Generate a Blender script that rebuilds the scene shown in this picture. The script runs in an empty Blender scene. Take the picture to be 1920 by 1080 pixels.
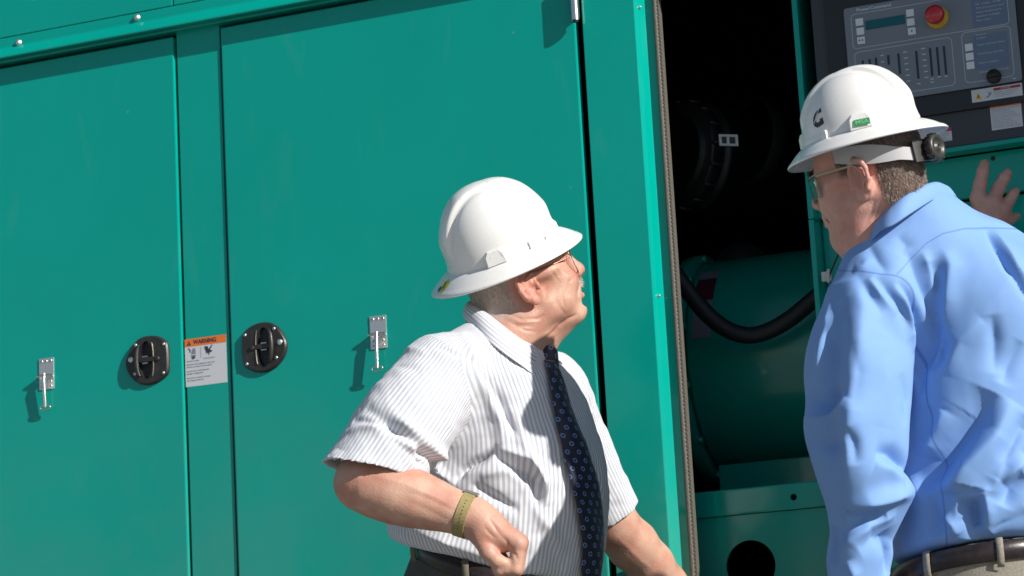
import bpy, bmesh, math, random
import numpy as np
from mathutils import Vector, Matrix
from mathutils.bvhtree import BVHTree
random.seed(7); rng = np.random.default_rng(7)
S = bpy.context.scene
COL = S.collection

# ---------------------------------------------------------------- camera, sky, sun, exposure
F_PX = 4788.0                                   # focal length in pixels of a 1920 wide frame
CX = np.array([.9195, .3897, -.0540])           # camera axes in the world
CZ = np.array([.3730, -.9078, -.1930])
CX = CX/np.linalg.norm(CX); CZ = CZ - CZ.dot(CX)*CX; CZ /= np.linalg.norm(CZ)
CY = np.cross(CZ, CX)
DIST = 5.4
CAM = np.array([0, 0, 1.62]) + CZ*DIST
cd = bpy.data.cameras.new('camera'); cam = bpy.data.objects.new('camera', cd); COL.objects.link(cam)
cd.sensor_width = 36; cd.lens = F_PX/1920*36; cd.clip_start = .1; cd.clip_end = 2000
cam.matrix_world = Matrix(((CX[0],CY[0],CZ[0],CAM[0]),(CX[1],CY[1],CZ[1],CAM[1]),(CX[2],CY[2],CZ[2],CAM[2]),(0,0,0,1)))
cd.dof.use_dof = True; cd.dof.focus_distance = 4.8; cd.dof.aperture_fstop = 9
S.camera = cam
SUN = np.array([3.10, -1.0, 1.70]); SUN /= np.linalg.norm(SUN)
w = bpy.data.worlds.new('World'); S.world = w; w.use_nodes = True
sky = w.node_tree.nodes.new('ShaderNodeTexSky'); sky.sky_type = 'NISHITA'; sky.sun_disc = False
sky.sun_elevation = math.asin(SUN[2]); sky.sun_rotation = math.atan2(SUN[0], SUN[1])
sky.air_density = 1.0; sky.dust_density = .3; sky.ozone_density = 1.0
bg = w.node_tree.nodes['Background']; bg.inputs[1].default_value = .068
w.node_tree.links.new(sky.outputs[0], bg.inputs[0])
sl = bpy.data.lights.new('sun', 'SUN'); sl.energy = 4.7; sl.angle = math.radians(.53); sl.color = (1, .95, .88)
so = bpy.data.objects.new('sun', sl); COL.objects.link(so)
so.rotation_euler = Vector(SUN).to_track_quat('Z', 'Y').to_euler()
S.view_settings.view_transform = 'Standard'; S.view_settings.look = 'None'
S.view_settings.exposure = .27; S.view_settings.gamma = 1.0

# ---------------------------------------------------------------- pixel helpers
def P(px, py, d):
    "world point seen at photo pixel (px, py) whose distance along the view axis is d"
    return CAM + CX*((px-960)*d/F_PX) + CY*((540-py)*d/F_PX) - CZ*d
def ray(px, py):
    v = CX*((px-960)/F_PX) + CY*((540-py)/F_PX) - CZ
    return v/np.linalg.norm(v)
def W(px, py, y=0.0):
    "world point of the pixel on the upright plane at depth y of the enclosure"
    v = ray(px, py); t = (y-CAM[1])/v[1]
    return CAM + v*t
def Cv(x, y, z):
    "camera-frame direction to world"
    v = CX*x + CY*y + CZ*z
    return v/np.linalg.norm(v)

# ---------------------------------------------------------------- materials
def L(c): return tuple(((v/255)/12.92 if v/255 <= .04045 else ((v/255+.055)/1.055)**2.4) for v in c)
MATS = {}
def mat(name, col=(.5,.5,.5), rough=.5, metal=0, spec=.5, coat=0, noise=None, bump=None, sss=0, sheen=0, alpha=1, trans=0):
    if name in MATS: return MATS[name]
    m = bpy.data.materials.new(name); m.use_nodes = True; nt = m.node_tree; b = nt.nodes['Principled BSDF']
    b.inputs['Base Color'].default_value = (*col, 1); b.inputs['Roughness'].default_value = rough
    b.inputs['Metallic'].default_value = metal; b.inputs['Specular IOR Level'].default_value = spec
    b.inputs['Coat Weight'].default_value = coat; b.inputs['Coat Roughness'].default_value = .06
    if sss: 
        b.inputs['Subsurface Weight'].default_value = sss; b.inputs['Subsurface Radius'].default_value = (.012,.004,.002)
        b.inputs['Subsurface Scale'].default_value = .6
    if sheen: b.inputs['Sheen Weight'].default_value = sheen
    b.inputs['Transmission Weight'].default_value = trans
    tc = nt.nodes.new('ShaderNodeTexCoord')
    if noise:                                    # (scale, second colour, low, high)
        n = nt.nodes.new('ShaderNodeTexNoise'); n.inputs['Scale'].default_value = noise[0]; n.inputs['Detail'].default_value = 6
        nt.links.new(tc.outputs['Object'], n.inputs['Vector'])
        r = nt.nodes.new('ShaderNodeMapRange'); r.inputs[1].default_value = noise[2]; r.inputs[2].default_value = noise[3]
        nt.links.new(n.outputs[0], r.inputs[0])
        mx = nt.nodes.new('ShaderNodeMix'); mx.data_type = 'RGBA'; mx.name = 'colmix'
        mx.inputs[6].default_value = (*col, 1); mx.inputs[7].default_value = (*noise[1], 1)
        nt.links.new(r.outputs[0], mx.inputs[0]); nt.links.new(mx.outputs[2], b.inputs['Base Color'])
    if bump:                                     # (scale, strength, distance)
        n2 = nt.nodes.new('ShaderNodeTexNoise'); n2.inputs['Scale'].default_value = bump[0]; n2.inputs['Detail'].default_value = 4
        nt.links.new(tc.outputs['Object'], n2.inputs['Vector'])
        bp = nt.nodes.new('ShaderNodeBump'); bp.inputs['Strength'].default_value = bump[1]; bp.inputs['Distance'].default_value = bump[2]
        nt.links.new(n2.outputs[0], bp.inputs['Height']); nt.links.new(bp.outputs[0], b.inputs['Normal'])
    MATS[name] = m
    return m

def math_node(nt, op, a, b=None, c=None):
    n = nt.nodes.new('ShaderNodeMath'); n.operation = op
    for i, v in enumerate((a, b, c)):
        if v is None: continue
        if isinstance(v, (int, float)): n.inputs[i].default_value = v
        else: nt.links.new(v, n.inputs[i])
    return n.outputs[0]

# ---------------------------------------------------------------- objects
def link(name, me, parent=None, smooth=True):
    o = bpy.data.objects.new(name, me); COL.objects.link(o)
    if parent is not None: 
        o.parent = parent
        bpy.context.view_layer.update()
        o.matrix_parent_inverse = parent.matrix_world.inverted()
    return o
def empty(name, loc, label, cat, group=None):
    o = bpy.data.objects.new(name, None); COL.objects.link(o); o.location = Vector(loc); o.empty_display_size = .1
    o['label'] = label; o['category'] = cat
    if group: o['group'] = group
    bpy.context.view_layer.update()
    return o
def mesh_np(name, V, Fq, mats, parent=None, smooth=True, attrs=None, fmat=None):
    me = bpy.data.meshes.new(name)
    V = np.asarray(V, dtype=np.float32)
    if isinstance(Fq, np.ndarray):
        k = Fq.shape[1]; n = len(Fq)
        me.vertices.add(len(V)); me.vertices.foreach_set('co', V.ravel())
        me.loops.add(n*k); me.loops.foreach_set('vertex_index', Fq.astype(np.int32).ravel())
        me.polygons.add(n); me.polygons.foreach_set('loop_start', np.arange(0, n*k, k, dtype=np.int32))
        me.polygons.foreach_set('loop_total', np.full(n, k, dtype=np.int32))
        me.update(calc_edges=True)
    else:
        me.from_pydata([tuple(map(float, v)) for v in V], [], [tuple(f) for f in Fq]); me.update()
    me.polygons.foreach_set('use_smooth', np.full(len(me.polygons), smooth))
    for m in (mats if isinstance(mats, (list, tuple)) else [mats]): me.materials.append(m)
    if fmat is not None: me.polygons.foreach_set('material_index', np.asarray(fmat, dtype=np.int32))
    for k_, a in (attrs or {}).items():
        a = np.asarray(a, dtype=np.float32)
        if a.ndim == 1: at = me.attributes.new(k_, 'FLOAT', 'POINT'); at.data.foreach_set('value', a)
        else: at = me.attributes.new(k_, 'FLOAT_VECTOR', 'POINT'); at.data.foreach_set('vector', a.ravel())
    me.update()
    return link(name, me, parent)

class MB:
    "collects simple shapes into one mesh, several materials allowed"
    def __init__(s): s.v = []; s.f = []; s.m = []; s.sm = []
    def add(s, V, F, m=0, smooth=False):
        o = len(s.v); s.v += [tuple(map(float, v)) for v in V]; s.f += [tuple(i+o for i in f) for f in F]
        s.m += [m]*len(F); s.sm += [smooth]*len(F)
    def box(s, lo, hi, m=0, R=None, c=None, bev=0):
        lo = np.array(lo, float); hi = np.array(hi, float)
        if bev:
            bm = bmesh.new(); bmesh.ops.create_cube(bm, size=1)
            for v in bm.verts: v.co = Vector((lo+hi)/2) + Vector([v.co[i]*(hi-lo)[i] for i in range(3)])
            bmesh.ops.bevel(bm, geom=list(bm.edges), offset=bev, segments=2, affect='EDGES', profile=.6)
            bm.verts.index_update(); V = [np.array(v.co) for v in bm.verts]; F = [[v.index for v in f.verts] for f in bm.faces]; bm.free()
        else:
            V = [np.array((x,y,z)) for x in (lo[0],hi[0]) for y in (lo[1],hi[1]) for z in (lo[2],hi[2])]
            F = [(0,1,3,2),(4,6,7,5),(0,4,5,1),(2,3,7,6),(0,2,6,4),(1,5,7,3)]
        if R is not None: V = [np.array(c) + R@(v) for v in V]
        s.add(V, F, m, False)
    def tube(s, pts, r, n=10, m=0, caps=True):
        pts = [np.array(p, float) for p in pts]; k = len(pts); rr = r if hasattr(r, '__len__') else [r]*k
        V = []; prev = None
        for i, p in enumerate(pts):
            t = pts[min(i+1,k-1)]-pts[max(i-1,0)]; t /= np.linalg.norm(t)
            a = prev if prev is not None else (np.array([0,0,1.]) if abs(t[2])<.9 else np.array([1.,0,0]))
            a = a - a.dot(t)*t; a /= np.linalg.norm(a); b = np.cross(t, a); prev = a
            for j in range(n):
                q = 2*math.pi*j/n; V.append(p + rr[i]*(a*math.cos(q)+b*math.sin(q)))
        F = [(i*n+j, i*n+(j+1)%n, (i+1)*n+(j+1)%n, (i+1)*n+j) for i in range(k-1) for j in range(n)]
        s.add(V, F, m, True)
        if caps: s.add(V[:n], [tuple(range(n))[::-1]], m); s.add(V[-n:], [tuple(range(n))], m)
    def lathe(s, c, ax, prof, n=24, m=0, up=None, smooth=True):
        "prof = [(radius, offset along ax)]"
        ax = np.array(ax, float); ax /= np.linalg.norm(ax); a = np.array([0,0,1.]) if abs(ax[2])<.9 else np.array([1.,0,0])
        a = a - a.dot(ax)*ax; a /= np.linalg.norm(a); b = np.cross(ax, a); V = []
        for r, h in prof:
            for j in range(n):
                q = 2*math.pi*j/n; V.append(np.array(c) + ax*h + max(r,1e-5)*(a*math.cos(q)+b*math.sin(q)))
        k = len(prof)
        s.add(V, [(i*n+j, i*n+(j+1)%n, (i+1)*n+(j+1)%n, (i+1)*n+j) for i in range(k-1) for j in range(n)], m, smooth)
    def poly(s, pts, thick, m=0, both=True):
        "flat outline pts (list of 3D) extruded by the vector thick"
        n = len(pts); t = np.array(thick, float); V = [np.array(p) for p in pts] + [np.array(p)+t for p in pts]
        s.add(V, [tuple(range(n))[::-1], tuple(range(n, 2*n))] + [(i,(i+1)%n,n+(i+1)%n,n+i) for i in range(n)], m)
    def build(s, name, mats, parent=None, recalc=True):
        me = bpy.data.meshes.new(name); me.from_pydata(s.v, [], s.f)
        for m in (mats if isinstance(mats, (list, tuple)) else [mats]): me.materials.append(m)
        me.polygons.foreach_set('material_index', np.array(s.m, dtype=np.int32))
        me.polygons.foreach_set('use_smooth', np.array(s.sm)); me.update()
        if recalc:
            bm = bmesh.new(); bm.from_mesh(me); bmesh.ops.recalc_face_normals(bm, faces=bm.faces); bm.to_mesh(me); bm.free()
        return link(name, me, parent)

def text_geo(txt, size, o, ex, ey, n, bold=0.0, align='LEFT', width=None):
    "text as flat outlines: returns V, F lying on origin o with axes ex, ey and raised along n"
    cu = bpy.data.curves.new('t', 'FONT'); cu.body = txt; cu.size = size; cu.align_x = align; cu.align_y = 'CENTER'
    cu.offset = bold; cu.resolution_u = 3
    ob = bpy.data.objects.new('t', cu); me = bpy.data.meshes.new_from_object(ob)
    V = [v.co.copy() for v in me.vertices]; F = [tuple(p.vertices) for p in me.polygons]
    sx = 1
    if width and V:
        x0 = min(v.x for v in V); x1 = max(v.x for v in V); sx = width/max(x1-x0, 1e-6)
    out = [np.array(o) + ex*(v.x*sx) + ey*v.y + n for v in V]
    bpy.data.objects.remove(ob); bpy.data.curves.remove(cu); bpy.data.meshes.remove(me)
    return out, F

# ---------------------------------------------------------------- implicit surfaces (bodies and clothes)
def nrm(v): v = np.array(v, float); return v/np.linalg.norm(v)
class Prim:
    def __init__(s, f, lo, hi, k=.01, op='u', tag=''): s.f=f; s.lo=np.array(lo); s.hi=np.array(hi); s.k=k; s.op=op; s.tag=tag
def cone(a, b, ra, rb, k=.01, op='u', cut=None, tag=''):
    a = np.array(a, float); b = np.array(b, float); ab = b-a; l2 = ab.dot(ab)
    def f(p):
        t = np.clip(((p-a)@ab)/l2, 0, 1)
        d = np.linalg.norm(p-a-t[:,None]*ab, axis=1) - (ra+(rb-ra)*t)
        if cut is not None:
            for (q, n) in cut: d = np.maximum(d, (p-q)@n)
        return d
    r = max(ra, rb); return Prim(f, np.minimum(a,b)-r, np.maximum(a,b)+r, k, op, tag)
def ell(c, r, R=None, k=.01, op='u', tag=''):
    c = np.array(c, float); r = np.array(r, float); R = np.eye(3) if R is None else R
    def f(p):
        q = (p-c)@R; k0 = np.linalg.norm(q/r, axis=1); k1 = np.linalg.norm(q/(r*r), axis=1)+1e-9
        return k0*(k0-1)/k1
    m = r.max(); return Prim(f, c-m, c+m, k, op, tag)
def path(pts, rs, k=.01, op='u'):
    return [cone(pts[i], pts[i+1], rs[i], rs[i+1], k, op) for i in range(len(pts)-1)]
class Loft:
    "body section stack along world z: rows (center xyz, side radius, front radius, yaw direction xy of front, exponent)"
    def __init__(s, rows, f):
        rows = sorted(rows, key=lambda r: r[0][2]); s.z = np.array([r[0][2] for r in rows])
        s.c = np.array([r[0] for r in rows]); s.ru = np.array([r[1] for r in rows]); s.rv = np.array([r[2] for r in rows])
        f = nrm([f[0], f[1], 0]); s.fx = f; s.sx = np.array([-f[1], f[0], 0])   # sx = person's left
        zz = np.linspace(s.z[0], s.z[-1], 240)                                   # smoothed tables
        def sm(a):
            b = np.interp(zz, s.z, a); kk = np.hanning(31); kk /= kk.sum(); return np.convolve(np.pad(b, 15, 'reflect', reflect_type='odd'), kk, 'valid')
        s.tz = zz; s.tx = sm(s.c[:,0]); s.ty = sm(s.c[:,1]); s.tu = sm(s.ru); s.tv = sm(s.rv)
    def at(s, z): return (np.interp(z, s.tz, s.tx), np.interp(z, s.tz, s.ty), np.interp(z, s.tz, s.tu), np.interp(z, s.tz, s.tv))
    def uv(s, p):
        cx, cy, ru, rv = s.at(p[:,2]); dx = p[:,0]-cx; dy = p[:,1]-cy
        return dx*s.sx[0]+dy*s.sx[1], dx*s.fx[0]+dy*s.fx[1], ru, rv
    def prim(s, k=.02, off=0, e=2.2, tag=''):
        z0, z1 = s.tz[0], s.tz[-1]
        def f(p):
            u, v, ru, rv = s.uv(p); ru = ru+off; rv = rv+off
            q = (np.abs(u/ru)**e + np.abs(v/rv)**e)**(1/e); d = (q-1)*np.minimum(ru, rv)*.9
            dz = np.maximum(z0-p[:,2], p[:,2]-z1) 
            return np.where(dz > 0, np.sqrt(np.maximum(d,0)**2+dz**2), np.maximum(d, dz))
        m = max(s.tu.max(), s.tv.max())+off
        return Prim(f, [s.tx.min()-m, s.ty.min()-m, z0], [s.tx.max()+m, s.ty.max()+m, z1], k, 'u', tag)
    def surf(s, z, phi, off=0, e=2.2):
        "point on the surface; phi=0 is the front, positive to the person's left"
        cx, cy, ru, rv = s.at(z); c, n = math.cos(phi), math.sin(phi)
        r = 1/((abs(n)**e+abs(c)**e)**(1/e)); ru += off; rv += off
        return np.array([cx, cy, z]) + s.sx*ru*r*n + s.fx*rv*r*c

def sdf(prims, p, extra=None):
    d = np.full(len(p), 1.0)
    for q in prims:
        e = q.f(p)
        if q.op == 'u':
            h = np.maximum(q.k-np.abs(d-e), 0)/q.k; d = np.minimum(d, e)-h*h*q.k*.25
        else:
            e = -e; h = np.maximum(q.k-np.abs(d-e), 0)/q.k; d = np.maximum(d, e)+h*h*q.k*.25
    return d
def nets(prims, vox, B=16, clip=None):
    adds = [q for q in prims if q.op == 'u']
    lo = np.min([q.lo for q in adds], axis=0)-.02; hi = np.max([q.hi for q in adds], axis=0)+.02
    if clip is not None: lo = np.maximum(lo, clip[0]); hi = np.minimum(hi, clip[1])
    nb = np.ceil((hi-lo)/(vox*B)).astype(int); n = nb*B
    G = np.ones(n, dtype=np.float32)
    ii = np.stack(np.meshgrid(*[np.arange(B)]*3, indexing='ij'), -1).reshape(-1,3)
    half = vox*B*.5; rad = half*1.7321+.012
    for a in range(nb[0]):
        for b in range(nb[1]):
            for c in range(nb[2]):
                o = lo + np.array([a,b,c])*B*vox; ce = o+half
                act = [q for q in prims if np.all(ce > q.lo-half-q.k-.01) and np.all(ce < q.hi+half+q.k+.01)]
                if not any(q.op == 'u' for q in act): continue
                dc = sdf(act, ce[None])[0]
                sl = (slice(a*B,a*B+B), slice(b*B,b*B+B), slice(c*B,c*B+B))
                if abs(dc) > rad*1.25: G[sl] = 1 if dc > 0 else -1; continue
                G[sl] = sdf(act, o+ii*vox).reshape(B,B,B)
    return surface_nets(G, lo, vox)
def surface_nets(G, lo, vox):
    G[0]=G[-1]=1; G[:,0]=G[:,-1]=1; G[:,:,0]=G[:,:,-1]=1
    sgn = G < 0; s0 = np.zeros(tuple(np.array(G.shape)-1), dtype=np.uint8)
    for i in (0,1):
        for j in (0,1):
            for k in (0,1): s0 += sgn[i:G.shape[0]-1+i, j:G.shape[1]-1+j, k:G.shape[2]-1+k]
    act = (s0 > 0) & (s0 < 8); idx = np.argwhere(act); N = len(idx)
    lut = np.full(act.shape, -1, dtype=np.int32); lut[act] = np.arange(N)
    cor = {}
    for i in (0,1):
        for j in (0,1):
            for k in (0,1): cor[i,j,k] = G[idx[:,0]+i, idx[:,1]+j, idx[:,2]+k]
    acc = np.zeros((N,3)); cnt = np.zeros(N)
    for a in cor:
        for ax in range(3):
            if a[ax]: continue
            b = list(a); b[ax] = 1; b = tuple(b); ga, gb = cor[a], cor[b]; m = (ga<0) != (gb<0)
            t = ga/np.where(m, ga-gb, 1); pos = np.repeat(np.array(a, float)[None], N, 0); pos[:,ax] = t
            acc += np.where(m[:,None], pos, 0); cnt += m
    V = lo + (idx + acc/cnt[:,None])*vox
    F = []
    for ax in range(3):
        u, v = (ax+1)%3, (ax+2)%3
        A = np.take(sgn, range(0, G.shape[ax]-1), axis=ax); Bq = np.take(sgn, range(1, G.shape[ax]), axis=ax)
        for (m, flip) in ((A & ~Bq, False), (~A & Bq, True)):
            e = np.argwhere(m); e = e[(e[:,u]>0)&(e[:,v]>0)]
            e = e[(e[:,u]<act.shape[u])&(e[:,v]<act.shape[v])]
            q = []
            for du, dv in ((1,1),(0,1),(0,0),(1,0)):
                c = e.copy(); c[:,u] -= du; c[:,v] -= dv; q.append(lut[c[:,0],c[:,1],c[:,2]])
            q = np.stack(q, 1); F.append(q[:, ::-1] if flip else q)
    F = np.concatenate(F); F = F[(F >= 0).all(1)]
    return V, F
def vnormals(V, F):
    n = np.cross(V[F[:,2]]-V[F[:,0]], V[F[:,3]]-V[F[:,1]]); N = np.zeros_like(V)
    for i in range(4): np.add.at(N, F[:,i], n)
    return N/(np.linalg.norm(N, axis=1)[:,None]+1e-12)
def relax(V, F, it=2, lam=.5):
    for _ in range(it):
        A = np.zeros_like(V); c = np.zeros(len(V))
        for i in range(4):
            for j in (1,3):
                np.add.at(A, F[:,i], V[F[:,(i+j)%4]]); np.add.at(c, F[:,i], 1)
        V = V*(1-lam) + lam*A/np.maximum(c,1)[:,None]
    return V
def keep_big(V, F):
    return V, F
def wobble(p, sc, seed=0):
    "smooth pseudo noise in -1..1"
    r = np.random.default_rng(seed); o = np.zeros(len(p))
    for i in range(6):
        k = r.normal(size=3); k *= sc*(.6+.9*r.random())/np.linalg.norm(k); ph = r.random()*6.28
        k2 = r.normal(size=3)*sc*.5; o += np.sin(p@k + ph + 1.3*np.sin(p@k2+ph*2))
    return o/3.2
def polydist(V, pts):
    best = np.full(len(V), 1e9); tt = np.zeros(len(V)); n = len(pts)-1
    side = np.zeros(len(V))
    for i in range(n):
        a, b = pts[i], pts[i+1]; ab = b-a; t = np.clip(((V-a)@ab)/(ab@ab), 0, 1)
        q = V-a-t[:,None]*ab; d = np.linalg.norm(q, axis=1); m = d < best
        best[m] = d[m]; tt[m] = (i+t[m])/n
    return best, tt
class Folds:
    "wrinkles: each one a line in 3D on the cloth, found by following the photo's line to the cloth's surface"
    def __init__(s, V, F):
        s.bvh = BVHTree.FromPolygons([Vector(v) for v in V], [tuple(f) for f in F.tolist()])
    def hit(s, px, py):
        h = s.bvh.ray_cast(Vector(CAM), Vector(ray(px, py)))
        return None if h[0] is None else np.array(h[0])
    def line(s, pts):
        o = [s.hit(*p) for p in pts]; o = [q for q in o if q is not None]
        return o if len(o) > 1 else None
    def apply(s, V, N, folds, sharp=.4):
        V = V.copy(); D = np.zeros(len(V))
        for pts, amp, wd in folds:
            l = s.line(pts)
            if l is None: continue
            lo = np.min(l, 0)-wd*3.2; hi = np.max(l, 0)+wd*3.2
            m = np.where(((V > lo)&(V < hi)).all(1))[0]
            if len(m) == 0: continue
            d, t = polydist(V[m], l)
            tap = np.sin(np.pi*np.clip(t,0,1))**.75; e_ = .2*wd; q = (np.sqrt(d*d+e_*e_)-e_)/wd
            D[m] += amp*tap*((1-sharp)*np.exp(-(d/wd)**2) + sharp*np.exp(-1.7*q))
        return V + N*D[:,None]
# ---------------------------------------------------------------- ground
M_conc = mat('concrete_ground', (.29,.275,.255), .9, noise=(1.2,(.21,.205,.195),.35,.7), bump=(30,.3,.01))
g = MB(); g.add([(-400,-400,0),(400,-400,0),(400,400,0),(-400,400,0)], [(0,1,2,3)])
gr = g.build('ground', M_conc); gr['kind'] = 'structure'

# ---------------------------------------------------------------- enclosure
def green_paint():
    m = mat('green_paint', (.000,.345,.280), .14, spec=.42, noise=(2.2,(.000,.318,.258),.35,.75))
    nt = m.node_tree; b = nt.nodes['Principled BSDF']; tc = nt.nodes['Texture Coordinate']
    n = nt.nodes.new('ShaderNodeTexNoise'); n.inputs['Scale'].default_value = 2.5; n.inputs['Detail'].default_value = 1
    nt.links.new(tc.outputs['Object'], n.inputs['Vector'])
    n3 = nt.nodes.new('ShaderNodeTexNoise'); n3.inputs['Scale'].default_value = 420; n3.inputs['Detail'].default_value = 2
    nt.links.new(tc.outputs['Object'], n3.inputs['Vector'])
    h = math_node(nt, 'ADD', n.outputs[0], math_node(nt, 'MULTIPLY', n3.outputs[0], .006))
    bp = nt.nodes.new('ShaderNodeBump'); bp.inputs['Strength'].default_value = .16; bp.inputs['Distance'].default_value = .02
    nt.links.new(h, bp.inputs['Height']); nt.links.new(bp.outputs[0], b.inputs['Normal']); nt.links.new(bp.outputs[0], b.inputs['Coat Normal'])
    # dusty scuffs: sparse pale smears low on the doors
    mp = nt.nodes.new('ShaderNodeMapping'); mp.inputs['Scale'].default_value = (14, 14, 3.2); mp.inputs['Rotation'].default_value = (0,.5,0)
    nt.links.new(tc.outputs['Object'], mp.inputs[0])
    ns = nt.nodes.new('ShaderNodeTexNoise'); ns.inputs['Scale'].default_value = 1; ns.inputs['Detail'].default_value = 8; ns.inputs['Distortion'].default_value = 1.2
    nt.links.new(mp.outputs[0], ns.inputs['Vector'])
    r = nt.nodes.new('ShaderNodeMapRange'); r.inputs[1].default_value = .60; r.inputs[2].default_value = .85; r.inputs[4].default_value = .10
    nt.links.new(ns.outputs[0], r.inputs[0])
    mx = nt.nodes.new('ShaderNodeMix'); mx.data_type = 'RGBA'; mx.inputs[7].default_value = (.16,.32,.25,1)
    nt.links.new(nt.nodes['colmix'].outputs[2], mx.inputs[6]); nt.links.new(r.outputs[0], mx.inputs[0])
    # pale reflection of the bright horizon, painted into the lower sheet metal's colour
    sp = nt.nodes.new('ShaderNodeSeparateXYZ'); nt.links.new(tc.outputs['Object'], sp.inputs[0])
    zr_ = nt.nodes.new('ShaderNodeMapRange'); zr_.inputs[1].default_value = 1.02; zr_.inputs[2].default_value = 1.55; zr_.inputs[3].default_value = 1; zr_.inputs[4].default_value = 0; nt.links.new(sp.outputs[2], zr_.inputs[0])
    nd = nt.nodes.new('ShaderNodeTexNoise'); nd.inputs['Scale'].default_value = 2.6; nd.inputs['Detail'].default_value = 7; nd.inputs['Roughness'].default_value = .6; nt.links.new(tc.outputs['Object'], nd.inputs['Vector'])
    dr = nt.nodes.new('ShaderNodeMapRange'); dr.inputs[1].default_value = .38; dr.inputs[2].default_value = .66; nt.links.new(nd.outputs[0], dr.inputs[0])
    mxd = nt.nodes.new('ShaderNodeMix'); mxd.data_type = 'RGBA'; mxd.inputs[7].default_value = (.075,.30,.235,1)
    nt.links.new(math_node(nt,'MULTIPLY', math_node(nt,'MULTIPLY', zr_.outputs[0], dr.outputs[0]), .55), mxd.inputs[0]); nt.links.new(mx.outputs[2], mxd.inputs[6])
    # fine random specks and hairline scratches
    vo = nt.nodes.new('ShaderNodeTexVoronoi'); vo.inputs['Scale'].default_value = 9; nt.links.new(tc.outputs['Object'], vo.inputs['Vector'])
    vr = nt.nodes.new('ShaderNodeMapRange'); vr.inputs[1].default_value = .018; vr.inputs[2].default_value = .035; vr.inputs[3].default_value = .5; vr.inputs[4].default_value = 0; nt.links.new(vo.outputs['Distance'], vr.inputs[0])
    mxs = nt.nodes.new('ShaderNodeMix'); mxs.data_type = 'RGBA'; mxs.inputs[7].default_value = (.12,.36,.29,1)
    nt.links.new(vr.outputs[0], mxs.inputs[0]); nt.links.new(mxd.outputs[2], mxs.inputs[6])
    nt.links.new(mxs.outputs[2], b.inputs['Base Color'])
    nr = nt.nodes.new('ShaderNodeMapRange'); nr.inputs[1].default_value = .35; nr.inputs[2].default_value = .75; nr.inputs[3].default_value = .09; nr.inputs[4].default_value = .22
    nt.links.new(ns.outputs[0], nr.inputs[0]); nt.links.new(nr.outputs[0], b.inputs['Roughness'])
    return m
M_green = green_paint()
M_liner = mat('black_foam_liner', (.006,.006,.007), .95, spec=.1)
M_rub = mat('black_rubber', (.012,.012,.014), .55, bump=(200,.2,.001))
M_seal = mat('grey_seal', (.12,.108,.09), .6, bump=(260,.8,.002))
M_sealb = mat('seal_beads', (.085,.075,.065), .7)
M_steel = mat('stainless', (.72,.70,.66), .28, metal=1, bump=(300,.15,.001))
M_zinc = mat('zinc', (.74,.74,.74), .5, metal=1)
M_dark = mat('hole_dark', (.02,.02,.022), .8)
M_white = mat('sticker_white', (.62,.63,.66), .4)
M_orange = mat('sticker_orange', (.80,.19,.03), .4)
M_ink = mat('sticker_ink', (.03,.035,.06), .5)
M_greyink = mat('sticker_grey_ink', (.22,.24,.30), .5)
M_red = mat('sticker_red', (.45,.02,.05), .4)
M_yel = mat('sticker_yellow', (.75,.50,.03), .4)

YD = -.022; YP = -.017
enc = empty('generator_enclosure', (0, .3, 0), 'large green painted steel generator enclosure with two closed doors and one open bay', 'generator')
xD1r = W(325,80,YD)[0]; xD1r = (xD1r + W(352,1040,YD)[0])/2
xD2l = (W(415,60,YD)[0] + W(444,1040,YD)[0])/2
xD2r = (W(1080,60,YD)[0] + W(1138,1040,YD)[0])/2
xP2l = (W(1093,60,YD)[0] + W(1153,1040,YD)[0])/2
xP2r = (W(1187,60,YD)[0] + W(1252,900,YD)[0])/2
zTop = W(300,62,-.05)[2]; ZB = .22
print('enclosure x', xD1r, xD2l, xD2r, xP2l, xP2r, 'ztop', zTop)
xL = -2.6
# pillar_left, pillar_right and base sheet
b = MB(); b.box((xD1r+.006, YP, ZB), (xD2l-.006, .02, zTop+.02), bev=.002); pil = b.build('pillar', M_green, enc)
def prof(name, pts, z0, z1, m, parent):
    b = MB(); n = len(pts); V = [(x,y,z0) for x,y in pts]+[(x,y,z1) for x,y in pts]
    b.add(V, [(i,(i+1)%n,n+(i+1)%n,n+i) for i in range(n)]+[tuple(range(n))[::-1], tuple(range(n,2*n))])
    o = b.build(name, m, parent); md = o.modifiers.new('b','BEVEL'); md.width = .0015; md.segments = 2; md.limit_method = 'ANGLE'; return o
prof('pillar', [(xP2l,.03),(xP2l,YD),(xP2r,YD),(xP2r+.013,.010),(xP2r+.031,.010),(xP2r+.031,.06),(xP2r,.06)], ZB, zTop+.35, M_green, enc)
b = MB(); b.box((xL, .024, ZB), (xP2l+.01, .034, 2.7)); b.build('backing_panel', M_liner, enc)
b = MB(); b.box((xL, -.01, .1), (1.9, .0, ZB-.004), bev=.002); b.build('base_rail', M_green, enc)
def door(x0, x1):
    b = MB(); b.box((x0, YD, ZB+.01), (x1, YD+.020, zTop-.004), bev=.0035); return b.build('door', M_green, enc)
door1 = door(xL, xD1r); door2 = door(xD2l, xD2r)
door2['label'] = 'green door at the centre behind the man in the striped shirt'; door1['label'] = 'green door at the left edge of the enclosure'
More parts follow.
